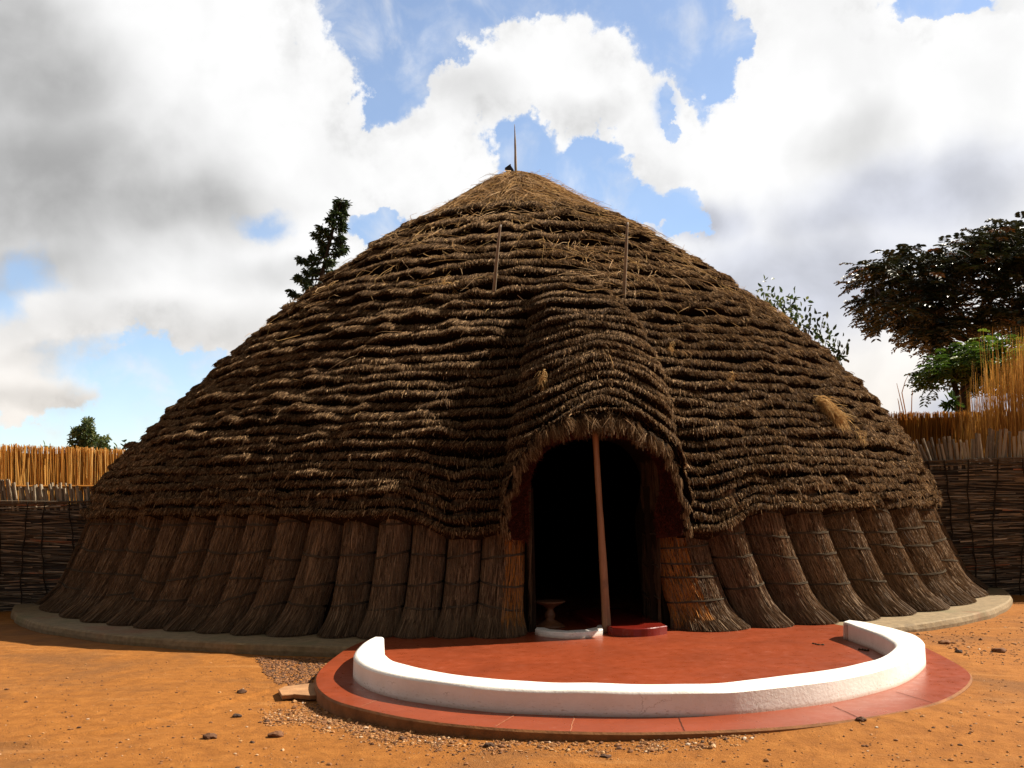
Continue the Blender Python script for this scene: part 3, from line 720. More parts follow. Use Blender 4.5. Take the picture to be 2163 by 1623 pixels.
mb.F.append(np.stack([i0 + nP, i0 + 2 * nP, i1 + 2 * nP, i1 + nP], 1)); mb.M.append(1)
mb.F.append(np.arange(nP)[None, ::-1].copy()); mb.M.append(0)
M_TSIDE = plain('terrace_side', (.20, .085, .03), .85, .2, .35, 7, .3, 40)
mb.build('terrace_floor', [M_RED, M_TSIDE], ter)
for (ax, ay, bx, by) in [(1447, 1546, 1433, 1515), (1818, 1518, 1760, 1492), (1976, 1486, 1893, 1462), (1042, 1537, 1092, 1508), (757, 1495, 800, 1478), (1204, 1546, 1215, 1510)]:
    A_, B_ = ground(ax, ay, ZT + .003), ground(bx, by, ZT + .003); d_ = nrm(B_ - A_); sd = np.array([-d_[1], d_[0], 0]) * .003
    A_ = A_ + d_ * .03
    mb = MB(); t = np.linspace(0, 1, 14)[:, None]; mid_ = A_ + (B_ - A_) * t + sd * 2.5 * (vnoise(t[:, 0] * 9, t[:, 0] * 0, int(ax))[:, None] - .5)
    mb.add(np.concatenate([mid_ - sd, mid_ + sd]), [(j, j + 1, j + 15, j + 14) for j in range(13)]); mb.build('joint_line', [plain('joint_dark', (.07, .022, .012) if ax > 1300 else (.32, .13, .07), .9, .1)], ter)

ZW = ZT + .17
wo_px = [(790, 1346), (772, 1354), (756, 1366), (748, 1380), (750, 1393), (770, 1407), (800, 1419), (860, 1432), (981, 1448), (1092, 1456), (1300, 1461.5), (1460, 1461), (1619, 1451), (1779, 1431), (1879, 1408), (1930, 1388), (1956, 1362), (1945, 1347), (1899, 1328), (1839, 1316), (1795, 1309)]
wi_px = [(811, 1347), (807, 1366), (815, 1389), (851, 1402), (925, 1420), (1018, 1433), (1166, 1440), (1300, 1444), (1420, 1446), (1539, 1440), (1659, 1426), (1779, 1410), (1859, 1390), (1891, 1370), (1891, 1358), (1859, 1340), (1819, 1326), (1781, 1314)]
wo = resample(chaikin(np.array([ground(*p_, ZW) for p_ in wo_px]), 2), 150); wi = resample(chaikin(np.array([ground(*p_, ZW) for p_ in wi_px]), 2), 150)
# pair the two edges so that the section stays square to the wall
pair = []
j0 = 0
for q in wo:
    d_ = np.linalg.norm(wi[:, :2] - q[:2], axis=1); d_[:j0] = 9; j = int(np.argmin(d_)); j = min(max(j, j0), 149); pair.append(j); j0 = j
pair = np.clip(np.round(np.convolve(np.pad(np.array(pair, float), 6, mode='edge'), np.ones(13) / 13, 'valid')), 0, 149); pair[0], pair[-1] = 0, 149
wi2 = np.stack([np.interp(pair, np.arange(150), wi[:, k_]) for k_ in range(3)], 1)
cr = nrm(wi2 - wo)
def sec(s, z): q = wo + (wi2 - wo) * s[:, None] if np.ndim(s) else wo + (wi2 - wo) * s; q = q.copy(); q[:, 2] = z; return q
wob = .010 * (vnoise(np.arange(150) * .2, np.zeros(150), 71) - .5)
ring = [wo + cr * -.012 + [0, 0, -.2], wo + cr * -.004 + [0, 0, -.02], wo + cr * .006 + [0, 0, -.006], wo + cr * .022, wi2 - cr * .022, wi2 - cr * .006 + [0, 0, -.006], wi2 + cr * .002 + [0, 0, -.02], wi2 + cr * .008 + [0, 0, -.2]]
jit = .010 * (vnoise(np.arange(150)[None] * .16 + np.arange(8)[:, None] * .2, np.arange(8)[:, None] * .3 + 0 * np.arange(150)[None], 72) - .5)
ring = np.array(ring) + jit[..., None] * cr[None] + wob[None, :, None] * np.array([0, 0, 1.0])
mb = MB()
for a_, b_ in ((0, 2), (1, 4), (3, 5), (4, 7), (6, 8)):
    q = ring[a_:b_]; mb.add(q.reshape(-1, 3), grid_faces(b_ - a_, 150)[:, ::-1], .5)
mb.add(ring[:, 0], np.arange(8)[None], .5); mb.add(ring[:, -1], np.arange(8)[None, ::-1].copy(), .5)
tag(mb.build('curved_wall', [M_PLASTER], smooth=True), 'low white plastered wall curving around the red terrace', 'wall')

def slab(name, front_px, back_pts, ztop, mat, label, cat, zbot=ZT - .02, bev=.008):
    fr_ = chaikin(np.array([ground(*p_, ztop) for p_ in front_px]), 2); P_ = np.vstack([fr_, np.array(back_pts)]); P_[:, 2] = ztop
    n_ = len(P_); c_ = P_.mean(0); d_ = nrm(P_ - c_); a_ = P_.copy(); a_[:, :2] -= d_[:, :2] * bev
    b_ = P_.copy(); b_[:, 2] -= bev; l_ = P_.copy(); l_[:, 2] = zbot; m_ = MB(); i0 = np.arange(n_); i1 = (i0 + 1) % n_
    m_.add(np.vstack([a_, b_, l_]), np.concatenate([np.stack([i0, i0 + n_, i1 + n_, i1], 1), np.stack([i0 + n_, i0 + 2 * n_, i1 + 2 * n_, i1 + n_], 1)]))
    m_.F.append(np.arange(n_)[None, ::-1].copy()); m_.M.append(0)
    return tag(m_.build(name, [mat]), label, cat)
zc_ = ZT + .065
slab('threshold_curb', [(1130, 1328), (1142, 1332), (1170, 1335), (1205, 1337), (1237, 1335), (1273, 1329.5)],
     [ground(*p_, zc_) for p_ in [(1274, 1321), (1268, 1320), (1263, 1321), (1261, 1325), (1237, 1330), (1197, 1332.7), (1160, 1329.5), (1148, 1326), (1133, 1325)]], zc_, M_PLASTER,
     'small white crescent curb on the red floor at the left of the door post', 'curb')
zr_ = ZT + .088
slab('door_step', [(1293, 1326), (1326, 1328.6), (1359, 1328), (1383, 1326), (1409, 1322)],
     [door(np.array(.80), np.array(6.4), np.array(zr_)), door(np.array(.80), np.array(5.2), np.array(zr_)), door(np.array(.05), np.array(5.2), np.array(zr_)), door(np.array(.12), np.array(6.55), np.array(zr_))], zr_, M_REDGLOSS,
     'glossy dark red step in the doorway right of the post', 'step')
st_ = at(1162, 1325, 12.0); st_[2] = ZT
mb = MB(); lathe(mb, [(0, .0), (.17, .0), (.175, .012), (.15, .035), (.09, .065), (.055, .085), (.05, .10), (.058, .125), (.062, .145), (.055, .17), (.04, .195), (.04, .21), (.07, .235), (.13, .265), (.172, .285), (.178, .297), (.168, .30), (.10, .288), (0, .282)], st_, 40)
tag(mb.build('carved_stool', [M_STOOL], smooth=True), 'carved wooden pedestal stool standing in the dark doorway behind the white curb', 'stool')

# ------------------------------------------------------------------ poles and lamp on the roof
def pole(name, pts, rad, label, sides=9):
    m_ = MB(); P_ = resample(chaikin(np.array(pts), 2), 24); r_ = np.interp(np.linspace(0, 1, 24), np.linspace(0, 1, len(rad)), rad) * (1 + .12 * (vnoise(np.arange(24) * .7, np.zeros(24), len(label)) - .5))
    add_tube(m_, P_, r_, sides); return tag(m_.build(name, [M_SPIKE], smooth=True), label, 'pole', 'bare wooden poles standing on the thatch')
pole('roof_pole', [at(1091, 385, 18.3), at(1089, 350, 18.3), at(1088.5, 310, 18.3), at(1087, 263, 18.3)], [.026, .023, .018, .004], 'tall pointed wooden pole standing on the very peak of the thatch')
def on_roof(px, py):
    """sight line against the thatch"""
    Yq = np.linspace(9, 18.3, 1200); P_ = np.array([at(px, py, y_) for y_ in Yq]); P_ = P_[np.hypot(P_[:, 0], P_[:, 1]) < 7.6]
    q = P_ - np.stack([CZ(P_[:, 2]), 0 * P_[:, 2], 0 * P_[:, 2]], 1); a_ = np.arctan2(q[:, 0], -q[:, 1]); s_, _ = roof_point(a_, np.clip(P_[:, 2], 1.2, 7.23), np.full(len(P_), .01))
    ins = np.hypot(P_[:, 0] - CZ(P_[:, 2]), P_[:, 1]) < np.hypot(s_[:, 0] - CZ(P_[:, 2]), s_[:, 1]); i_ = int(np.argmax(ins)); return P_[i_], P_[i_][1] + DCAM
pb, Yb = on_roof(1043, 628); pole('roof_pole', [at(1042, 636, Yb + .12), at(1048, 560, Yb - .05), at(1057, 475, Yb - .15)], [.026, .024, .021, .015], 'left of two thin poles standing on the front slope of the thatch above the porch')
pb, Yb = on_roof(1318, 628); pole('roof_pole', [at(1317, 636, Yb + .12), at(1321, 560, Yb - .05), at(1325, 470, Yb - .15)], [.026, .024, .021, .015], 'right of two thin poles standing on the front slope of the thatch above the porch')
lamp = thing('floodlight', 'small black floodlight on the thatch beside the pole at the peak', 'lamp')
def box(m_, c, ax, half, tone=.5):
    c = np.asarray(c); ax = np.asarray(ax); V = np.array([c + sx * ax[0] * half[0] + sy * ax[1] * half[1] + sz_ * ax[2] * half[2] for sz_ in (-1, 1) for sy in (-1, 1) for sx in (-1, 1)])
    m_.add(V, [(0, 2, 3, 1), (4, 5, 7, 6), (0, 1, 5, 4), (2, 6, 7, 3), (0, 4, 6, 2), (1, 3, 7, 5)], tone)
lc = at(1077, 360, 18.2); c3, s3_ = cos(.6), sin(.6)
axs = np.array([[c3, 0, s3_], [0, 1, 0], [-s3_, 0, c3]])
mb = MB(); box(mb, lc, axs, (.045, .06, .055)); box(mb, lc + axs[2] * .06, axs, (.06, .07, .006)); 
for q in (-.03, 0, .03): box(mb, lc - axs[0] * .05 + axs[2] * q, axs, (.012, .055, .005))
mb.build('lamp_housing', [M_METAL], lamp)
mb = MB(); box(mb, lc + axs[0] * .048, axs, (.003, .05, .045)); mb.build('lamp_glass', [M_GLASS], lamp)
mb = MB(); add_tube(mb, [lc + [-.05, 0, -.14], lc + [-.055, 0, -.05], lc + [-.03, 0, .0]], .016, 6); box(mb, lc + [-.02, 0, -.08], np.eye(3), (.05, .04, .03)); mb.build('bracket', [M_METAL], lamp)

# tufts of pulled straw lying on the roof
def straw_tuft(px, py, ux, uy, cnt, spread, label):
    p0, Yq = on_roof(px, py); p1 = at(px + ux, py + uy, Yq - (uy * .0035)); d_ = p1 - p0; m_ = MB()
    s = rng.random((cnt, 1)); b_ = p0 + d_ * s * .75 + rng.normal(0, spread, (cnt, 3)) * .6; b_[:, 1] -= .05
    L2 = np.linalg.norm(d_) * rng.uniform(.25, .6, (cnt, 1)); dd_ = nrm(nrm(d_) + rng.normal(0, .35, (cnt, 3)))
    e_ = b_ + dd_ * L2; md = (b_ + e_) / 2 + np.array([0, -.03, .03]); strands(m_, np.stack([b_, md, e_], 1), rng.uniform(.006, .011, cnt), rng.uniform(.9, 1, cnt), 0, .5)
    return tag(m_.build('straw_tuft', [M_THATCH]), label, 'straw', 'tufts of pale straw caught on the thatch')
straw_tuft(1722, 842, 55, 55, 420, .05, 'biggest pale straw tuft hanging on the right slope of the thatch')
straw_tuft(1548, 790, -12, 28, 60, .03, 'short upright straw tuft on the thatch right of the porch')
straw_tuft(930, 600, 30, 22, 110, .05, 'fan of straw on the thatch left of the left roof pole')
straw_tuft(1150, 785, -4, 40, 110, .03, 'upright pale straw tuft on the left flank of the porch')
straw_tuft(1420, 725, -8, 26, 40, .03, 'tiny straw tuft between the porch ridge and the right slope')
straw_tuft(1810, 910, 10, 26, 45, .05, 'sparse straw tuft low on the right slope near the fence')

# ------------------------------------------------------------------ wattle fences beside the hut
def wattle(p0, p1, ztop, stick_top, label, n_st, lean):
    f_ = thing('wattle_fence', label, 'fence'); p0, p1 = np.array(p0, float), np.array(p1, float); Lh = np.linalg.norm(p1 - p0); d_ = (p1 - p0) / Lh; nn = np.array([d_[1], -d_[0]])
    if nn[1] > 0: nn = -nn
    m_ = MB()
    def pt(s, z, o): return np.concatenate([(p0 + np.asarray(s)[..., None] * d_ + np.asarray(o)[..., None] * nn), np.asarray(z)[..., None]], -1)
    # weave: many thin horizontal sticks
    nw = int(Lh * 165 * ztop / 1.6); s0 = rng.uniform(-.5, Lh, nw); l_ = rng.uniform(.5, 1.6, nw); z_ = rng.uniform(-.02, ztop, nw); sl = rng.normal(0, .022, nw) + .09 * (vnoise(s0 * .7, z_ * 1.3, 81) - .5)
    K = 6; P_ = []
    for s in np.linspace(0, 1, K):
        ss = s0 + l_ * s; P_.append(pt(ss, np.clip(z_ + sl * (s - .5) * l_ * 2, 0, ztop + .01), .035 + .022 * np.sin(ss * 2 * pi / .5 + (np.floor(z_ * 40) % 2) * pi) + rng.uniform(0, .012, nw)))
    P_ = np.stack(P_, 1); w_ = rng.uniform(.009, .023, nw)
    # two crossed ribbons make each stick round enough
    tn = np.clip(rng.beta(1.8, 2.6, nw), 0, .95); tn = np.where(rng.random(nw) < .02, 1, tn)
    strands(m_, P_, w_, tn, 0, .8); strands(m_, P_, w_, tn, 0, .8)
    S_, Z_ = np.meshgrid(np.linspace(-.3, Lh + .3, 30), np.linspace(-.05, ztop - .03, 8)); m_.add(pt(S_, Z_, 0 * S_ + .005).reshape(-1, 3), grid_faces(8, 30), .0, 0)
    wv = m_.build('woven_panel', [M_WATTLE], f_)
    for s in np.arange(.12, Lh, .34) + rng.uniform(-.05, .05, len(np.arange(.12, Lh, .34))):
        m2 = MB(); z_ = np.linspace(0, ztop + .02, 14); add_tube(m2, pt(s + .05 * np.sin(z_ * 2.2 + s * 5) + .012 * np.sin(z_ * 14 + s), z_, .07 + .014 * np.sin(z_ * 25)), .010 + .004 * np.sin(z_ * 19 + s), 6, .1); m2.build('upright_tie', [M_CORD], f_)
    sh_mb = []
    for k_ in range(n_st):
        s = Lh * (k_ + rng.uniform(.1, .9)) / n_st; tp_ = ztop + (stick_top - ztop) * (.62 + .55 * vnoise(s * 2.2, 0, 83) - .25 * rng.random()) ; ln_ = lean(s) + rng.normal(0, .05)
        r_ = rng.uniform(.015, .028); zq = np.linspace(ztop - .12, tp_, 8); o_ = rng.uniform(-.06, .012)
        m3 = MB(); rad = r_ * (1 - .12 * np.arange(8) / 7); node = np.where(np.arange(8) % 3 == 1, 1.12, 1.0)
        add_tube(m3, pt(s + ln_ * (zq - ztop), zq, o_ + 0 * zq + .01 * np.sin(zq * 4 + s)), rad * node, 7, float(np.clip(rng.beta(2, 2), 0, 1)))
        m3.build('stake', [M_STAKE], f_)
    m_ = MB()
    for k_ in range(3): add_tube(m_, pt(np.linspace(-.2, Lh + .2, 30), ztop + .004 + .014 * k_ + .01 * np.sin(np.linspace(0, 9, 30) + k_), .05 + .01 * k_ + 0 * np.linspace(0, 1, 30)), .010, 6, .25)
    m_.build('top_rail', [M_WATTLE], f_)
    return f_
wattle((-5.9, -2.1), (-8.6, -2.9), 1.60, 1.99, 'dark woven stick fence left of the hut with pale cane stakes on top', 78, lambda s: .12 * math.sin(s * 1.3))
wattle((5.7, -1.45), (8.7, -2.53), 2.05, 2.55, 'dark woven stick fence right of the hut with pale cane stakes on top', 84, lambda s: -.55 * max(0, 1 - s / 1.7) + .02)

# ------------------------------------------------------------------ tall golden reed fences farther back
def reed_fence(p0, p1, ztop, label, tone_off=0.0):
    f_ = thing('reed_fence', label, 'fence'); p0, p1 = np.array(p0, float), np.array(p1, float); Lh = np.linalg.norm(p1 - p0); d_ = (p1 - p0) / Lh; nn = np.array([d_[1], -d_[0]])
    if nn[1] > 0: nn = -nn
    m_ = MB(); n_ = int(Lh * 330); s = rng.uniform(0, Lh, n_); o_ = rng.uniform(0, .12, n_); K = 4; P_ = []; ln_ = rng.normal(0, .035, n_) + .06 * (vnoise(s * 1.5, s * 0, 91) - .5)
    tp_ = ztop + rng.normal(0, .02, n_) - .05 * vnoise(s * .6, s * 0, 92) - (rng.random(n_) < .25) * rng.uniform(0, .5, n_)
    for q in np.linspace(0, 1, K):
        z_ = .6 + (tp_ - .6) * q; xy = p0 + (s + ln_ * (z_ - ztop * .6) + rng.normal(0, .006, n_))[:, None] * d_ + (o_)[:, None] * nn; P_.append(np.concatenate([xy, z_[:, None]], 1))
    P_ = np.stack(P_, 1); w_ = rng.uniform(.009, .020, n_); tn = np.clip(rng.beta(2, 2, n_) + .3 * (vnoise(s * 2.5, s * 0, 93) - .5) + tone_off, 0, 1)
    strands(m_, P_, w_, tn, 0, .8); strands(m_, P_, w_, tn, 0, .8)
    m_.build('reed_screen', [M_GOLD], f_)
    m2 = MB(); S_, Z_ = np.meshgrid(np.linspace(0, Lh, 30), np.linspace(0, ztop - .12, 8)); xy = p0 + S_[..., None] * d_ - .03 * nn; m2.add(np.concatenate([xy, Z_[..., None]], -1).reshape(-1, 3), grid_faces(8, 30), .5); m2.build('backing', [M_GOLD_DARK], f_)
    m3 = MB()
    for z_ in (.9, 1.9):
        add_tube(m3, np.array([[*(p0 + t * (p1 - p0) + nn * .14), z_] for t in np.linspace(0, 1, 20)]), .02, 6, .3)
    m3.build('rail', [M_GOLD_DARK], f_)
    return f_
reed_fence((-4.8, 4.4), (-10.5, -2.2), 2.60, 'tall sunlit golden reed fence behind the left woven fence', .12)
reed_fence((5.2, 3.2), (14.5, 2.4), 3.20, 'tall amber reed fence behind the right woven fence', -.35)
# clump of standing dry grass in front of it
mb = MB(); n_ = 2300
px = 2028 + rng.normal(0, 14, n_) + 330 * rng.random(n_) ** .75; tall = rng.random(n_) < .06
ytop = 868 - np.clip(px - 2030, 0, 175) * .80 + rng.normal(0, 34, n_) - tall * rng.uniform(20, 110, n_)
ytop = np.maximum(ytop, 690)
Yd = rng.uniform(17.6, 19.2, n_)
tipP = np.array([at(a_, b_, c_) for a_, b_, c_ in zip(px, ytop, Yd)]); rootP = tipP.copy(); rootP[:, 2] = 0; rootP[:, 0] += rng.normal(.10, .12, n_); rootP[:, 1] += rng.normal(0, .1, n_)
md = rootP * .45 + tipP * .55; md[:, 0] += rng.normal(.02, .03, n_); m2_ = rootP * .2 + tipP * .8; m2_[:, 0] += rng.normal(.01, .02, n_)
strands(mb, np.stack([rootP, md, m2_, tipP], 1), rng.uniform(.011, .020, n_), np.clip(rng.beta(2, 2.6, n_) - .22, 0, 1), 0, .25)
tag(mb.build('tall_grass', [M_GOLD]), 'tall dry golden grass standing behind the right woven fence', 'grass', kind='stuff')
mb = MB()
for (bx, by, pts) in [(1912, 868, [(1900, 835), (1894, 810)]), (1916, 868, [(1905, 830), (1912, 806), (1920, 790)]), (1925, 868, [(1926, 840), (1928, 822)]), (1904, 868, [(1898, 850), (1896, 842)])]:
    add_tube(mb, [at(bx, by + 20, 20.6)] + [at(a_, b_, 20.6) for a_, b_ in pts], np.linspace(.012, .004, len(pts) + 1), 5, .6)
tag(mb.build('bare_twigs', [M_GOLD]), 'few bare thin twigs rising above the right reed fence', 'plant')

# ------------------------------------------------------------------ trees
def leaf_mat(name, stops, transl=.25, rough=.45, spec=.4): return tone_mat(name, stops, rough, spec, transl)
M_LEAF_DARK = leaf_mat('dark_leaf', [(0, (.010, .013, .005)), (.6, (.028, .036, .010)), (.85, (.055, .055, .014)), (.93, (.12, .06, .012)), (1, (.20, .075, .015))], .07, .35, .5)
M_LEAF_GREEN = leaf_mat('green_leaf', [(0, (.014, .035, .006)), (.6, (.055, .11, .012)), (1, (.16, .22, .02))], .35)
M_LEAF_CONIFER = leaf_mat('conifer_leaf', [(0, (.010, .020, .007)), (.6, (.032, .058, .016)), (1, (.10, .14, .035))], .2)
M_LEAF_BUSH = leaf_mat('bush_leaf', [(0, (.018, .035, .010)), (.6, (.06, .10, .025)), (1, (.17, .19, .05))], .3)

def pinnate(mb, C, D, n_pair, L, lw, tone):
    """compound leaves: a stalk with paired leaflets"""
    N = len(C); up = np.array([0, 0, 1.0]); S = nrm(np.cross(D, up) + 1e-6); U = nrm(np.cross(S, D))
    for q in np.linspace(.22, 1, n_pair):
        dr = (q ** 2) * .35
        base = C + D * (L * q)[:, None] - up * (L * dr)[:, None]
        for sg in (-1, 1):
            dd_ = nrm(S * sg + D * .45 - up * .25 + rng.normal(0, .12, (N, 3)))
            leaves(mb, base, dd_, nrm(U + rng.normal(0, .25, (N, 3))), lw * (1.05 - .45 * abs(q - .5)) * rng.uniform(.85, 1.15, N), lw * .36, tone)
def crown_tree(name, label, poly, Y, depth, n_clu, per, L, lw, npair, mat, limbs, trunk_r, tone_f, seed, cat='tree'):
    global rng
    rng = np.random.default_rng(seed)
    t_ = thing(name, label, cat)
    poly = np.array(poly, float); mn, mx = poly.min(0), poly.max(0); pts = []
    while len(pts) < n_clu:
        q = mn + (mx - mn) * rng.random((400, 2)); q = q[in_poly(q[:, 0], q[:, 1], poly)]
        for a_ in q:
            if all((a_[0] - b_[0]) ** 2 + (a_[1] - b_[1]) ** 2 > (11.0) ** 2 or rng.random() < .3 for b_ in pts[-60:]): pts.append(a_)
            if len(pts) >= n_clu: break
    pts = np.array(pts); Yd = Y + rng.uniform(-depth, depth, len(pts)); C0 = np.array([at(a_[0], a_[1], y_) for a_, y_ in zip(pts, Yd)])
    wood = MB(); tips = []
    for lm in limbs:
        P_ = np.array([at(a_, b_, Y + dy) for a_, b_, dy in lm[:-1]]); r0, r1 = lm[-1]
        P_ = resample(chaikin(P_, 2), 16); add_tube(wood, P_, np.linspace(r0, r1, 16), 9, .4); tips.append(P_[4:])
    tips = np.concatenate(tips)
    for c_ in C0[::2]:
        j = int(np.argmin(np.linalg.norm(tips - c_, axis=1))); P_ = np.array([tips[j], tips[j] * .45 + c_ * .55 + [0, 0, -.12], c_]); add_tube(wood, resample(chaikin(P_, 2), 7), np.linspace(.035, .010, 7), 5, .3, 0, False)
    wood.build('trunk', [M_BARK], t_, True)
    crown = MB(); C = np.repeat(C0, per, 0); n_ = len(C)
    a_ = rng.uniform(-pi, pi, n_); D = nrm(np.stack([np.cos(a_), np.sin(a_), rng.normal(.18, .32, n_)], 1)); C = C + D * .05 + rng.normal(0, .10, (n_, 3))
    Ln = L * rng.uniform(.7, 1.2, n_); tn = np.clip(np.repeat(tone_f(pts, rng), per) + rng.normal(0, .12, n_), 0, 1)
    tn = np.where(rng.random(n_) < .07, np.clip(tn + .4, 0, 1), tn)
    pinnate(crown, C, D, npair, Ln, lw, tn); strands(crown, np.stack([C, C + D * (Ln * .5)[:, None] - np.array([0, 0, .08]) * Ln[:, None], C + D * Ln[:, None] - np.array([0, 0, .35]) * Ln[:, None]], 1), .012, .3, 0)
    crown.build('crown', [mat], t_)
    return t_
BIG = [(1778, 618), (1792, 585), (1790, 560), (1815, 545), (1868, 535), (1885, 520), (1912, 522), (1935, 545), (1965, 512), (2005, 495), (2045, 486), (2075, 470), (2120, 470), (2160, 464), (2300, 440), (2420, 500), (2420, 640), (2300, 700),
       (2160, 715), (2110, 690), (2075, 700), (2062, 715), (2038, 655), (2010, 640), (1990, 665), (2000, 700), (1975, 735), (1948, 725), (1925, 735), (1915, 712), (1890, 700), (1862, 700), (1835, 685), (1800, 680), (1790, 660), (1815, 640)]
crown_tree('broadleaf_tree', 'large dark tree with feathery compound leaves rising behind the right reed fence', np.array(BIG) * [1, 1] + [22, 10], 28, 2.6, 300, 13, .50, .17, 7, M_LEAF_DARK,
           [[(2040, 1180, 0), (2036, 900, 0), (2040, 800, 0), (2048, 735, 0), (.16, .13)], [(2048, 735, 0), (2060, 690, .5), (2085, 650, 1), (2120, 590, 1.4), (.11, .04)], [(2048, 735, 0), (2050, 690, -.4), (2010, 640, -.8), (1975, 590, -1), (.10, .03)],
            [(2046, 722, 0), (2000, 700, -.3), (1960, 680, -.6), (1900, 640, -.8), (1850, 610, -1), (.08, .025)], [(2038, 790, 0), (1995, 760, .4), (1960, 735, .8), (1935, 700, 1), (1900, 670, 1), (.07, .02)],
            [(2052, 700, 0), (2110, 670, .3), (2160, 645, .5), (2300, 590, 1), (.09, .03)], [(2046, 730, 0), (2090, 600, 1.8), (2100, 540, 2), (.08, .03)], [(2046, 730, 0), (2160, 640, -1.5), (2350, 560, -2), (.09, .03)]],
           .16, lambda p_, r_: .30 + .25 * r_.random(len(p_)) + .18 * sstep(p_[:, 1], 620, 490), 101)  # leaf tone rises towards the crown top: caught sunlight put into the colour
LOW = [(1946, 790), (1952, 772), (1985, 765), (1990, 752), (2020, 735), (2060, 738), (2100, 725), (2150, 730), (2260, 740), (2280, 800), (2200, 830), (2120, 815), (2060, 812), (2020, 800), (1995, 795), (1975, 820), (1955, 812)]
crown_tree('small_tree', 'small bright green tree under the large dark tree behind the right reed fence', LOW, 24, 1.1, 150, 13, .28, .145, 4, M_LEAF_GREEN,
           [[(2030, 1200, 0), (2026, 880, 0), (2020, 830, 0), (2012, 790, 0), (.085, .06)], [(2014, 805, 0), (2050, 790, .3), (2100, 770, .6), (.05, .02)], [(2014, 800, 0), (1985, 780, -.3), (1965, 780, -.4), (.05, .02)], [(2020, 835, 0), (2060, 800, -.5), (2160, 770, -.8), (.05, .02)]],
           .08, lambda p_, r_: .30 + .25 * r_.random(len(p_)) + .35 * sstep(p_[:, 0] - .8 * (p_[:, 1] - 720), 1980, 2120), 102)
rng = np.random.default_rng(103)
mb = MB(); C = []; D = []                      # low sprig at the foot of the small tree trunk
for (a_, b_) in [(2004, 850), (2012, 843), (2018, 856), (2000, 858), (2010, 860)]:
    for _ in range(9): C.append(at(a_, b_, 22)); D.append(rng.normal(0, 1, 3) + [0, 0, .1])
C = np.array(C); D = nrm(np.array(D)); leaves(mb, C, D, nrm(rng.normal(0, 1, C.shape) + [0, 0, 1]), .2, .08, rng.uniform(.1, .4, len(C)))
add_tube(mb, [at(2012, 920, 22), at(2011, 855, 22)], [.02, .008], 5, 0)
tag(mb.build('leafy_sprig', [M_LEAF_GREEN]), 'small dark leafy sprig on top of the right reed fence by the tree trunk', 'plant')

# conifer behind the left slope
t_ = thing('conifer_tree', 'dark green conifer with drooping branches rising behind the left slope of the roof', 'tree')
Yc = 33.0; wood = MB(); tr = np.array([at(a_, b_, Yc) for a_, b_ in [(640, 1150), (650, 800), (662, 660), (680, 580), (700, 500), (716, 440), (722, 422)]])
add_tube(wood, resample(chaikin(tr, 2), 30), np.linspace(.22, .02, 30), 8, .3)
crown = MB()
cxs = lambda y_: np.interp(y_, [422, 440, 500, 580, 660, 800], [722, 716, 700, 680, 662, 650])
for k_ in range(54):
    y_ = 424 + 300 * (k_ / 53) ** 1.05; tt = (y_ - 420) / 240; ll = (5 + 50 * min(tt, 1.0) ** .85) * rng.uniform(.6, 1.2); ang_ = (0 if k_ % 2 else pi) + rng.normal(0, .75)
    if rng.random() < .10: ll *= 1.35
    st0 = at(cxs(y_), y_, Yc); Lm = ll / FPX * Yc; dirn = np.array([cos(ang_), sin(ang_), .18]); tip_ = st0 + dirn * Lm * np.array([1, 1, 1.0]) + np.array([0, 0, -.12 * Lm])
    bp = resample(chaikin(np.array([st0, st0 * .5 + tip_ * .5 + [0, 0, -.10 * Lm], tip_ + [0, 0, .08 * Lm]]), 2), 8); add_tube(wood, bp, np.linspace(.035, .008, 8), 5, .2, 0, False)
    nn_ = int(130 * Lm + 40); s = rng.beta(2.2, 1.0, nn_); j = np.minimum((s * 7).astype(int), 6); f_ = (s * 7 - j)[:, None]; b_ = bp[j] * (1 - f_) + bp[j + 1] * f_
    b_ = b_ + rng.normal(0, .035, b_.shape); dd_ = nrm(nrm(tip_ - st0) * .6 + rng.normal(0, .5, b_.shape) + np.array([0, 0, -.55])); l2 = rng.uniform(.10, .26, nn_)
    leaves(crown, b_, dd_, nrm(rng.normal(0, 1, b_.shape)), l2, .055, np.clip(rng.beta(2, 3, nn_) + .25 * (rng.random() - .3), 0, 1))
wood.build('trunk', [M_BARK], t_, True); crown.build('crown', [M_LEAF_CONIFER], t_)

def leafy(name, label, cat, twigs, Y, leaf_l, leaf_w, n_leaf, mat, wood_r=.02, spread=.12, group=None):
    t_ = thing(name, label, cat, group); wood = MB(); fol = MB()
    for tw in twigs:
        P_ = resample(chaikin(np.array([at(a_, b_, Y + rng.uniform(-.3, .3)) for a_, b_ in tw]), 2), 14); add_tube(wood, P_, np.linspace(wood_r, wood_r * .25, 14), 5, .4, 0, False)
        n_ = n_leaf; j = np.minimum(14 * (.25 + .75 * rng.random(n_)), 13).astype(int); b_ = P_[j] + rng.normal(0, spread * .35, (n_, 3)); T_ = nrm(np.gradient(P_, axis=0))[j]
        leaves(fol, b_, nrm(T_ * .6 + rng.normal(0, .6, b_.shape) + [0, 0, .15]), nrm(rng.normal(0, 1, b_.shape) + [0, -.3, .6]), leaf_l * rng.uniform(.7, 1.25, n_), leaf_w, np.clip(rng.beta(2, 2, n_), 0, 1))
    wood.build('stem', [M_BARK], t_, True); fol.build('foliage', [mat], t_); return t_
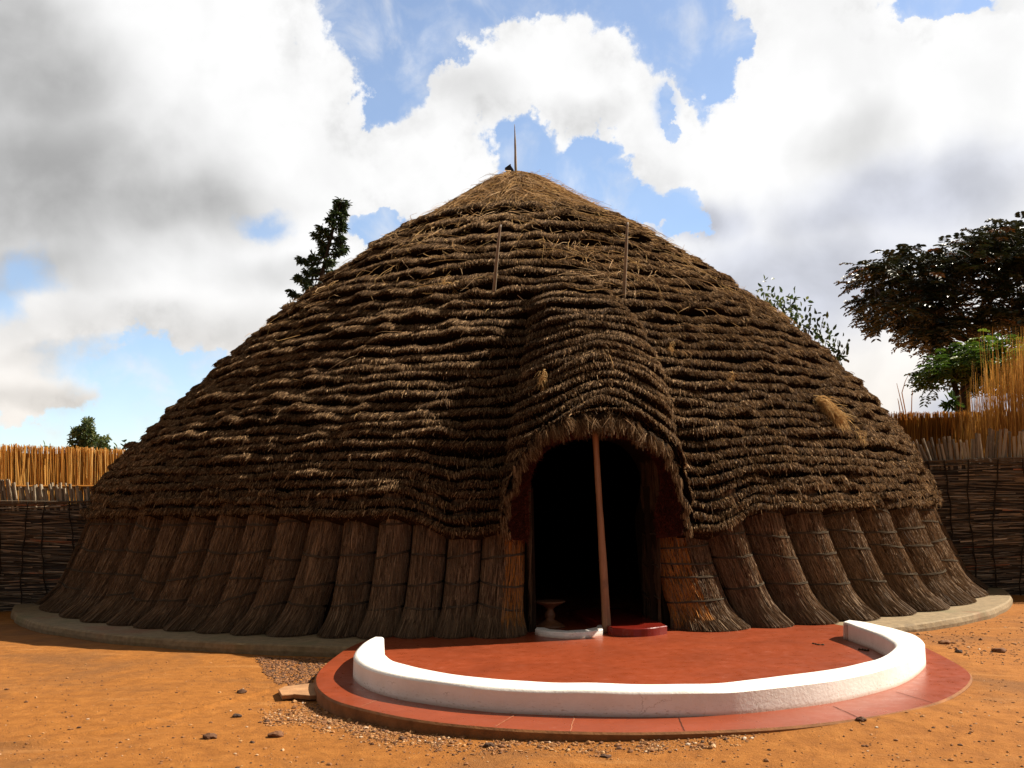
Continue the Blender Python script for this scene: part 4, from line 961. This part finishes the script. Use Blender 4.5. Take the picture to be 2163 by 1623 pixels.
leafy('shrub', 'open leafy shrub showing behind the right slope of the roof', 'shrub', [[(1700, 900), (1640, 700), (1622, 640), (1614, 618)], [(1700, 900), (1660, 720), (1645, 660), (1640, 640)], [(1720, 900), (1680, 720), (1668, 660), (1670, 632)], [(1720, 900), (1685, 730), (1684, 680), (1683, 650)],
      [(1760, 950), (1715, 800), (1705, 720), (1712, 672)], [(1770, 950), (1730, 800), (1728, 720), (1737, 682)], [(1770, 950), (1745, 800), (1740, 740), (1748, 712)], [(1800, 950), (1765, 820), (1770, 760), (1786, 733)], [(1790, 950), (1750, 830), (1752, 770), (1762, 742)], [(1690, 900), (1655, 740), (1655, 690), (1660, 660)],
      [(1720, 900), (1690, 760), (1695, 720), (1694, 695)], [(1700, 900), (1630, 700), (1628, 660), (1632, 640)]], 30, .19, .085, 120, M_LEAF_BUSH, .03, .45)
def bush_tree(name, label, poly, Y, n_, mat, seedv):
    t_ = thing(name, label, 'tree', ); poly = np.array(poly, float); mn, mx = poly.min(0), poly.max(0); pts = np.zeros((0, 2))
    while len(pts) < n_:
        q = mn + (mx - mn) * rng.random((n_ * 2, 2)); pts = np.vstack([pts, q[in_poly(q[:, 0], q[:, 1], poly)]])
    pts = pts[:n_]; keep = vnoise(pts[:, 0] / 7.0, pts[:, 1] / 7.0, seedv) > .42; pts = pts[keep]
    C = np.array([at(a_, b_, Y + d_) for (a_, b_), d_ in zip(pts, rng.uniform(-1.2, 1.2, len(pts)))]); m_ = MB()
    D = nrm(rng.normal(0, .7, C.shape) + [.35, 0, -.1]); leaves(m_, C, D, nrm(rng.normal(0, 1, C.shape) + [.3, 0, .6]), rng.uniform(.14, .32, len(C)), .07, np.clip(rng.beta(2, 2, len(C)) + .3 * (vnoise(pts[:, 0] / 9, pts[:, 1] / 9, seedv + 1) - .5), 0, 1))
    w_ = MB(); cx_ = pts[:, 0].mean(); add_tube(w_, [at(cx_, 1100, Y), at(cx_, 960, Y), at(cx_, mn[1] * .45 + mx[1] * .55, Y), at(cx_ + 4, mn[1] * .8 + mx[1] * .2, Y)], [.25, .2, .1, .04], 7)
    for q in pts[::60]: add_tube(w_, [at(cx_, mn[1] * .3 + mx[1] * .7, Y), at(*q, Y)], [.07, .02], 5, .5, 0, False)
    w_.build('trunk', [M_BARK], t_, True); m_.build('crown', [mat], t_); return t_
bush_tree('bushy_tree', 'rounded green tree with a tapering top far behind the left reed fence', [(138, 960), (145, 938), (148, 922), (155, 908), (170, 904), (177, 890), (186, 885), (193, 890), (191, 900), (197, 910), (195, 918), (204, 925), (200, 940), (206, 960)], 50, 4600, M_LEAF_BUSH, 7)
bush_tree('bushy_tree', 'low pale green tree just right of the rounded tree behind the left reed fence', [(200, 960), (206, 938), (214, 928), (222, 924), (231, 921), (230, 935), (227, 945), (232, 960)], 47, 1200, M_LEAF_BUSH, 9)
leafy('leafy_shoot', 'leafy green shoot on the left reed fence nearest the roof edge', 'plant', [[(272, 1000), (266, 960), (264, 934)], [(275, 1000), (272, 955), (275, 940)], [(250, 1000), (249, 955), (246, 941)]], 20.9, .11, .05, 13, M_LEAF_GREEN, .012, .1)
leafy('leafy_shoot', 'leafy green shoot climbing the left reed fence far from the roof', 'plant', [[(88, 1000), (92, 970), (105, 950), (107, 941)], [(86, 1000), (88, 975), (86, 962)]], 20.9, .11, .05, 14, M_LEAF_GREEN, .012, .1)

# ------------------------------------------------------------------ stones and gravel on the soil
rng = np.random.default_rng(55)
def rock_shape():
    ph = np.array([(0, 0, 1), (.9, 0, .4), (.28, .85, .4), (-.73, .53, .4), (-.73, -.53, .4), (.28, -.85, .4), (.73, .53, -.4), (-.28, .85, -.4), (-.9, 0, -.4), (-.28, -.85, -.4), (.73, -.53, -.4), (0, 0, -1)], float)
    fc = [(0, 1, 2), (0, 2, 3), (0, 3, 4), (0, 4, 5), (0, 5, 1), (1, 6, 2), (2, 7, 3), (3, 8, 4), (4, 9, 5), (5, 10, 1), (6, 7, 2), (7, 8, 3), (8, 9, 4), (9, 10, 5), (10, 6, 1), (11, 7, 6), (11, 8, 7), (11, 9, 8), (11, 10, 9), (11, 6, 10)]
    return ph, np.array(fc)
ICO, ICF = rock_shape()
terr_xy = edge[:, :2]
terr_poly = poly[:, :2]
def pebbles(mb, xy, size, tone):
    n_ = len(xy); V = ICO[None] * (1 + rng.uniform(-.28, .28, (n_, 12, 1))); V = V * (size[:, None] * np.stack([rng.uniform(.8, 1.3, n_), rng.uniform(.8, 1.3, n_), rng.uniform(.5, .9, n_)], 1))[:, None, :]
    a_ = rng.uniform(0, 2 * pi, n_); ca, sa = np.cos(a_)[:, None], np.sin(a_)[:, None]; X_ = V[..., 0] * ca - V[..., 1] * sa; Y_ = V[..., 0] * sa + V[..., 1] * ca
    P_ = np.stack([X_ + xy[:, :1], Y_ + xy[:, 1:], V[..., 2] + (ground_z(xy[:, 0], xy[:, 1]) + size * .10)[:, None]], -1)
    F = (np.arange(n_) * 12)[:, None, None] + ICF[None]; mb.add(P_.reshape(-1, 3), F.reshape(-1, 3), np.repeat(tone, 12))
def px_scatter(n_, poly_px, dens=None):
    pl = np.array(poly_px, float); mn, mx = pl.min(0), pl.max(0); out = []
    while len(out) < n_:
        q = mn + (mx - mn) * rng.random((n_, 2)); q = q[in_poly(q[:, 0], q[:, 1], pl)]
        if dens is not None: q = q[rng.random(len(q)) < dens(q)]
        out += list(q)
    g_ = np.array([ground(a_, b_, .02)[:2] for a_, b_ in out[:n_]]); g_ += rng.normal(0, .01, g_.shape)
    return g_[~in_poly(g_[:, 0], g_[:, 1], terr_poly) & (np.hypot(g_[:, 0], g_[:, 1]) > 7.9)]
mb = MB()
xy = px_scatter(9000, [(640, 1470), (690, 1495), (760, 1512), (950, 1545), (1150, 1556), (1350, 1560), (1500, 1556), (1640, 1560), (1560, 1590), (1300, 1605), (1100, 1600), (850, 1590), (700, 1560), (560, 1530), (540, 1490)], lambda q: (.06 + .94 * vnoise(q[:, 0] / 55, q[:, 1] / 16, 61) ** 1.6) * np.clip(1.25 - np.abs(q[:, 1] - np.interp(q[:, 0], [560, 700, 900, 1200, 1600], [1490, 1512, 1548, 1566, 1568])) / 38, .12, 1))
pebbles(mb, xy, np.clip(rng.lognormal(-5.3, .55, len(xy)), .0025, .022), np.clip(rng.beta(2.2, 1.8, len(xy)), 0, .98))
xy = px_scatter(3600, [(535, 1375), (600, 1372), (720, 1378), (690, 1400), (665, 1425), (650, 1450), (600, 1445), (560, 1420)])
pebbles(mb, xy, np.clip(rng.lognormal(-4.75, .4, len(xy)), .004, .024), np.clip(rng.beta(1.6, 2.2, len(xy)) * .8, 0, .98))
xy = px_scatter(1500, [(0, 1400), (540, 1390), (640, 1470), (760, 1530), (1300, 1570), (2163, 1440), (2163, 1623), (0, 1623)])
pebbles(mb, xy, np.clip(rng.lognormal(-5.25, .5, len(xy)), .003, .018), np.clip(rng.beta(1.4, 1.4, len(xy)), 0, 1))
xy = px_scatter(500, [(1900, 1330), (2163, 1290), (2163, 1420), (2070, 1420), (2000, 1380)])
pebbles(mb, xy, np.clip(rng.lognormal(-5.0, .55, len(xy)), .004, .022), np.clip(rng.beta(1.6, 1.8, len(xy)), 0, 1))
tag(mb.build('gravel', [M_STONE]), 'orange and dark gravel strewn over the soil around the terrace', 'gravel', kind='stuff')
def rock(px, py, size, tone, label):
    g_ = ground(px, py, .01); m_ = MB(); V = nrm(ICO); Fs = ICF
    for _ in range(2):                         # subdivide and roughen
        e = {}; VL = list(V); nf = []
        def midp(i_, j_):
            k_ = (min(i_, j_), max(i_, j_))
            if k_ not in e: VL.append(nrm(VL[i_] + VL[j_])); e[k_] = len(VL) - 1
            return e[k_]
        for (a_, b_, c_) in Fs:
            ab, bc, ca = midp(a_, b_), midp(b_, c_), midp(c_, a_); nf += [(a_, ab, ca), (b_, bc, ab), (c_, ca, bc), (ab, bc, ca)]
        V = np.array(VL); Fs = np.array(nf)
    sd = int(px); rr_ = .72 + .55 * vnoise(V[:, 0] * 1.7 + sd, V[:, 1] * 1.7 + V[:, 2] * 1.3, sd) + .2 * (vnoise(V[:, 0] * 5 + sd, V[:, 1] * 5 - V[:, 2] * 4, sd + 1) - .5)
    V = V * rr_[:, None] * size * np.array([1.25, 1.0, .62]); z_ = float(ground_z(g_[0], g_[1])); m_.add(V + np.array([g_[0], g_[1], z_ + size * .28]), Fs, tone)
    return tag(m_.build('stone', [M_STONE]), label, 'stone', 'loose stones and clods on the soil')
rock(1994, 1372, .045, .35, 'reddish clod right of the terrace near the white wall end')
rock(582, 1557, .042, .25, 'brown stone left in the gravel below the flat slab')
rock(443, 1560, .040, .15, 'dark lump on the bare soil, left of the brown stone in the gravel')
rock(501, 1514, .028, .02, 'small black stone on the bare soil left of the gravel')
rock(511, 1459, .034, .1, 'dark clod on the soil left of the flat slab')
rock(1034, 1586, .028, .05, 'dark stone in the gravel below the middle of the terrace')
rock(2025, 1395, .03, .03, 'dark flat stone just right of the reddish clod')
rock(2110, 1385, .05, .25, 'wide crumbled clod at the right edge of the yard')
rock(1820, 1553, .028, .12, 'dark clod on the smooth soil below the right end of the terrace')
rock(1322, 1570, .03, .45, 'orange stone in the gravel below the terrace front')
# flat slab at the left edge of the terrace
sp_ = np.array([ground(*p_, .05) for p_ in [(588, 1458), (602, 1451), (640, 1447), (668, 1443), (690, 1452), (690, 1468), (655, 1471), (620, 1468), (595, 1470)]])
m_ = MB(); ns_ = len(sp_); lo_ = sp_.copy(); lo_[:, 2] = .018; lo_[:, 1] += .015; hi_ = sp_.copy(); cz = hi_.mean(0); hi_[:, :2] = cz[:2] + (hi_[:, :2] - cz[:2]) * .985; hi_[:, 2] += .006
m_.add(np.vstack([hi_, sp_, lo_]), np.concatenate([np.stack([np.arange(ns_), np.arange(ns_) + ns_, (np.arange(ns_) + 1) % ns_ + ns_, (np.arange(ns_) + 1) % ns_], 1), np.stack([np.arange(ns_) + ns_, np.arange(ns_) + 2 * ns_, (np.arange(ns_) + 1) % ns_ + 2 * ns_, (np.arange(ns_) + 1) % ns_ + ns_], 1)]))
m_.F.append(np.arange(ns_)[None, ::-1].copy()); m_.M.append(0)
tag(m_.build('flat_slab', [M_SLAB]), 'flat tan stone slab lying against the left edge of the red terrace', 'slab')
# litter on the terrace
def litter(pts_px, w_, label):
    m_ = MB(); P_ = np.array([ground(*p_, ZT + .006) for p_ in pts_px]); add_tube(m_, resample(chaikin(P_, 2), 14), w_ * (1 + .5 * np.sin(np.arange(14) * 1.7)), 5); return tag(m_.build('dry_leaf', [M_LITTER]), label, 'leaf')
litter([(1813, 1372), (1822, 1372.5), (1829, 1374), (1836, 1374.5)], .010, 'dark curled leaf on the red floor nearest the right end of the white wall')
litter([(1716, 1359), (1722, 1360), (1728, 1362), (1741, 1362)], .006, 'thin dry leaf on the red floor toward the reed bundles')
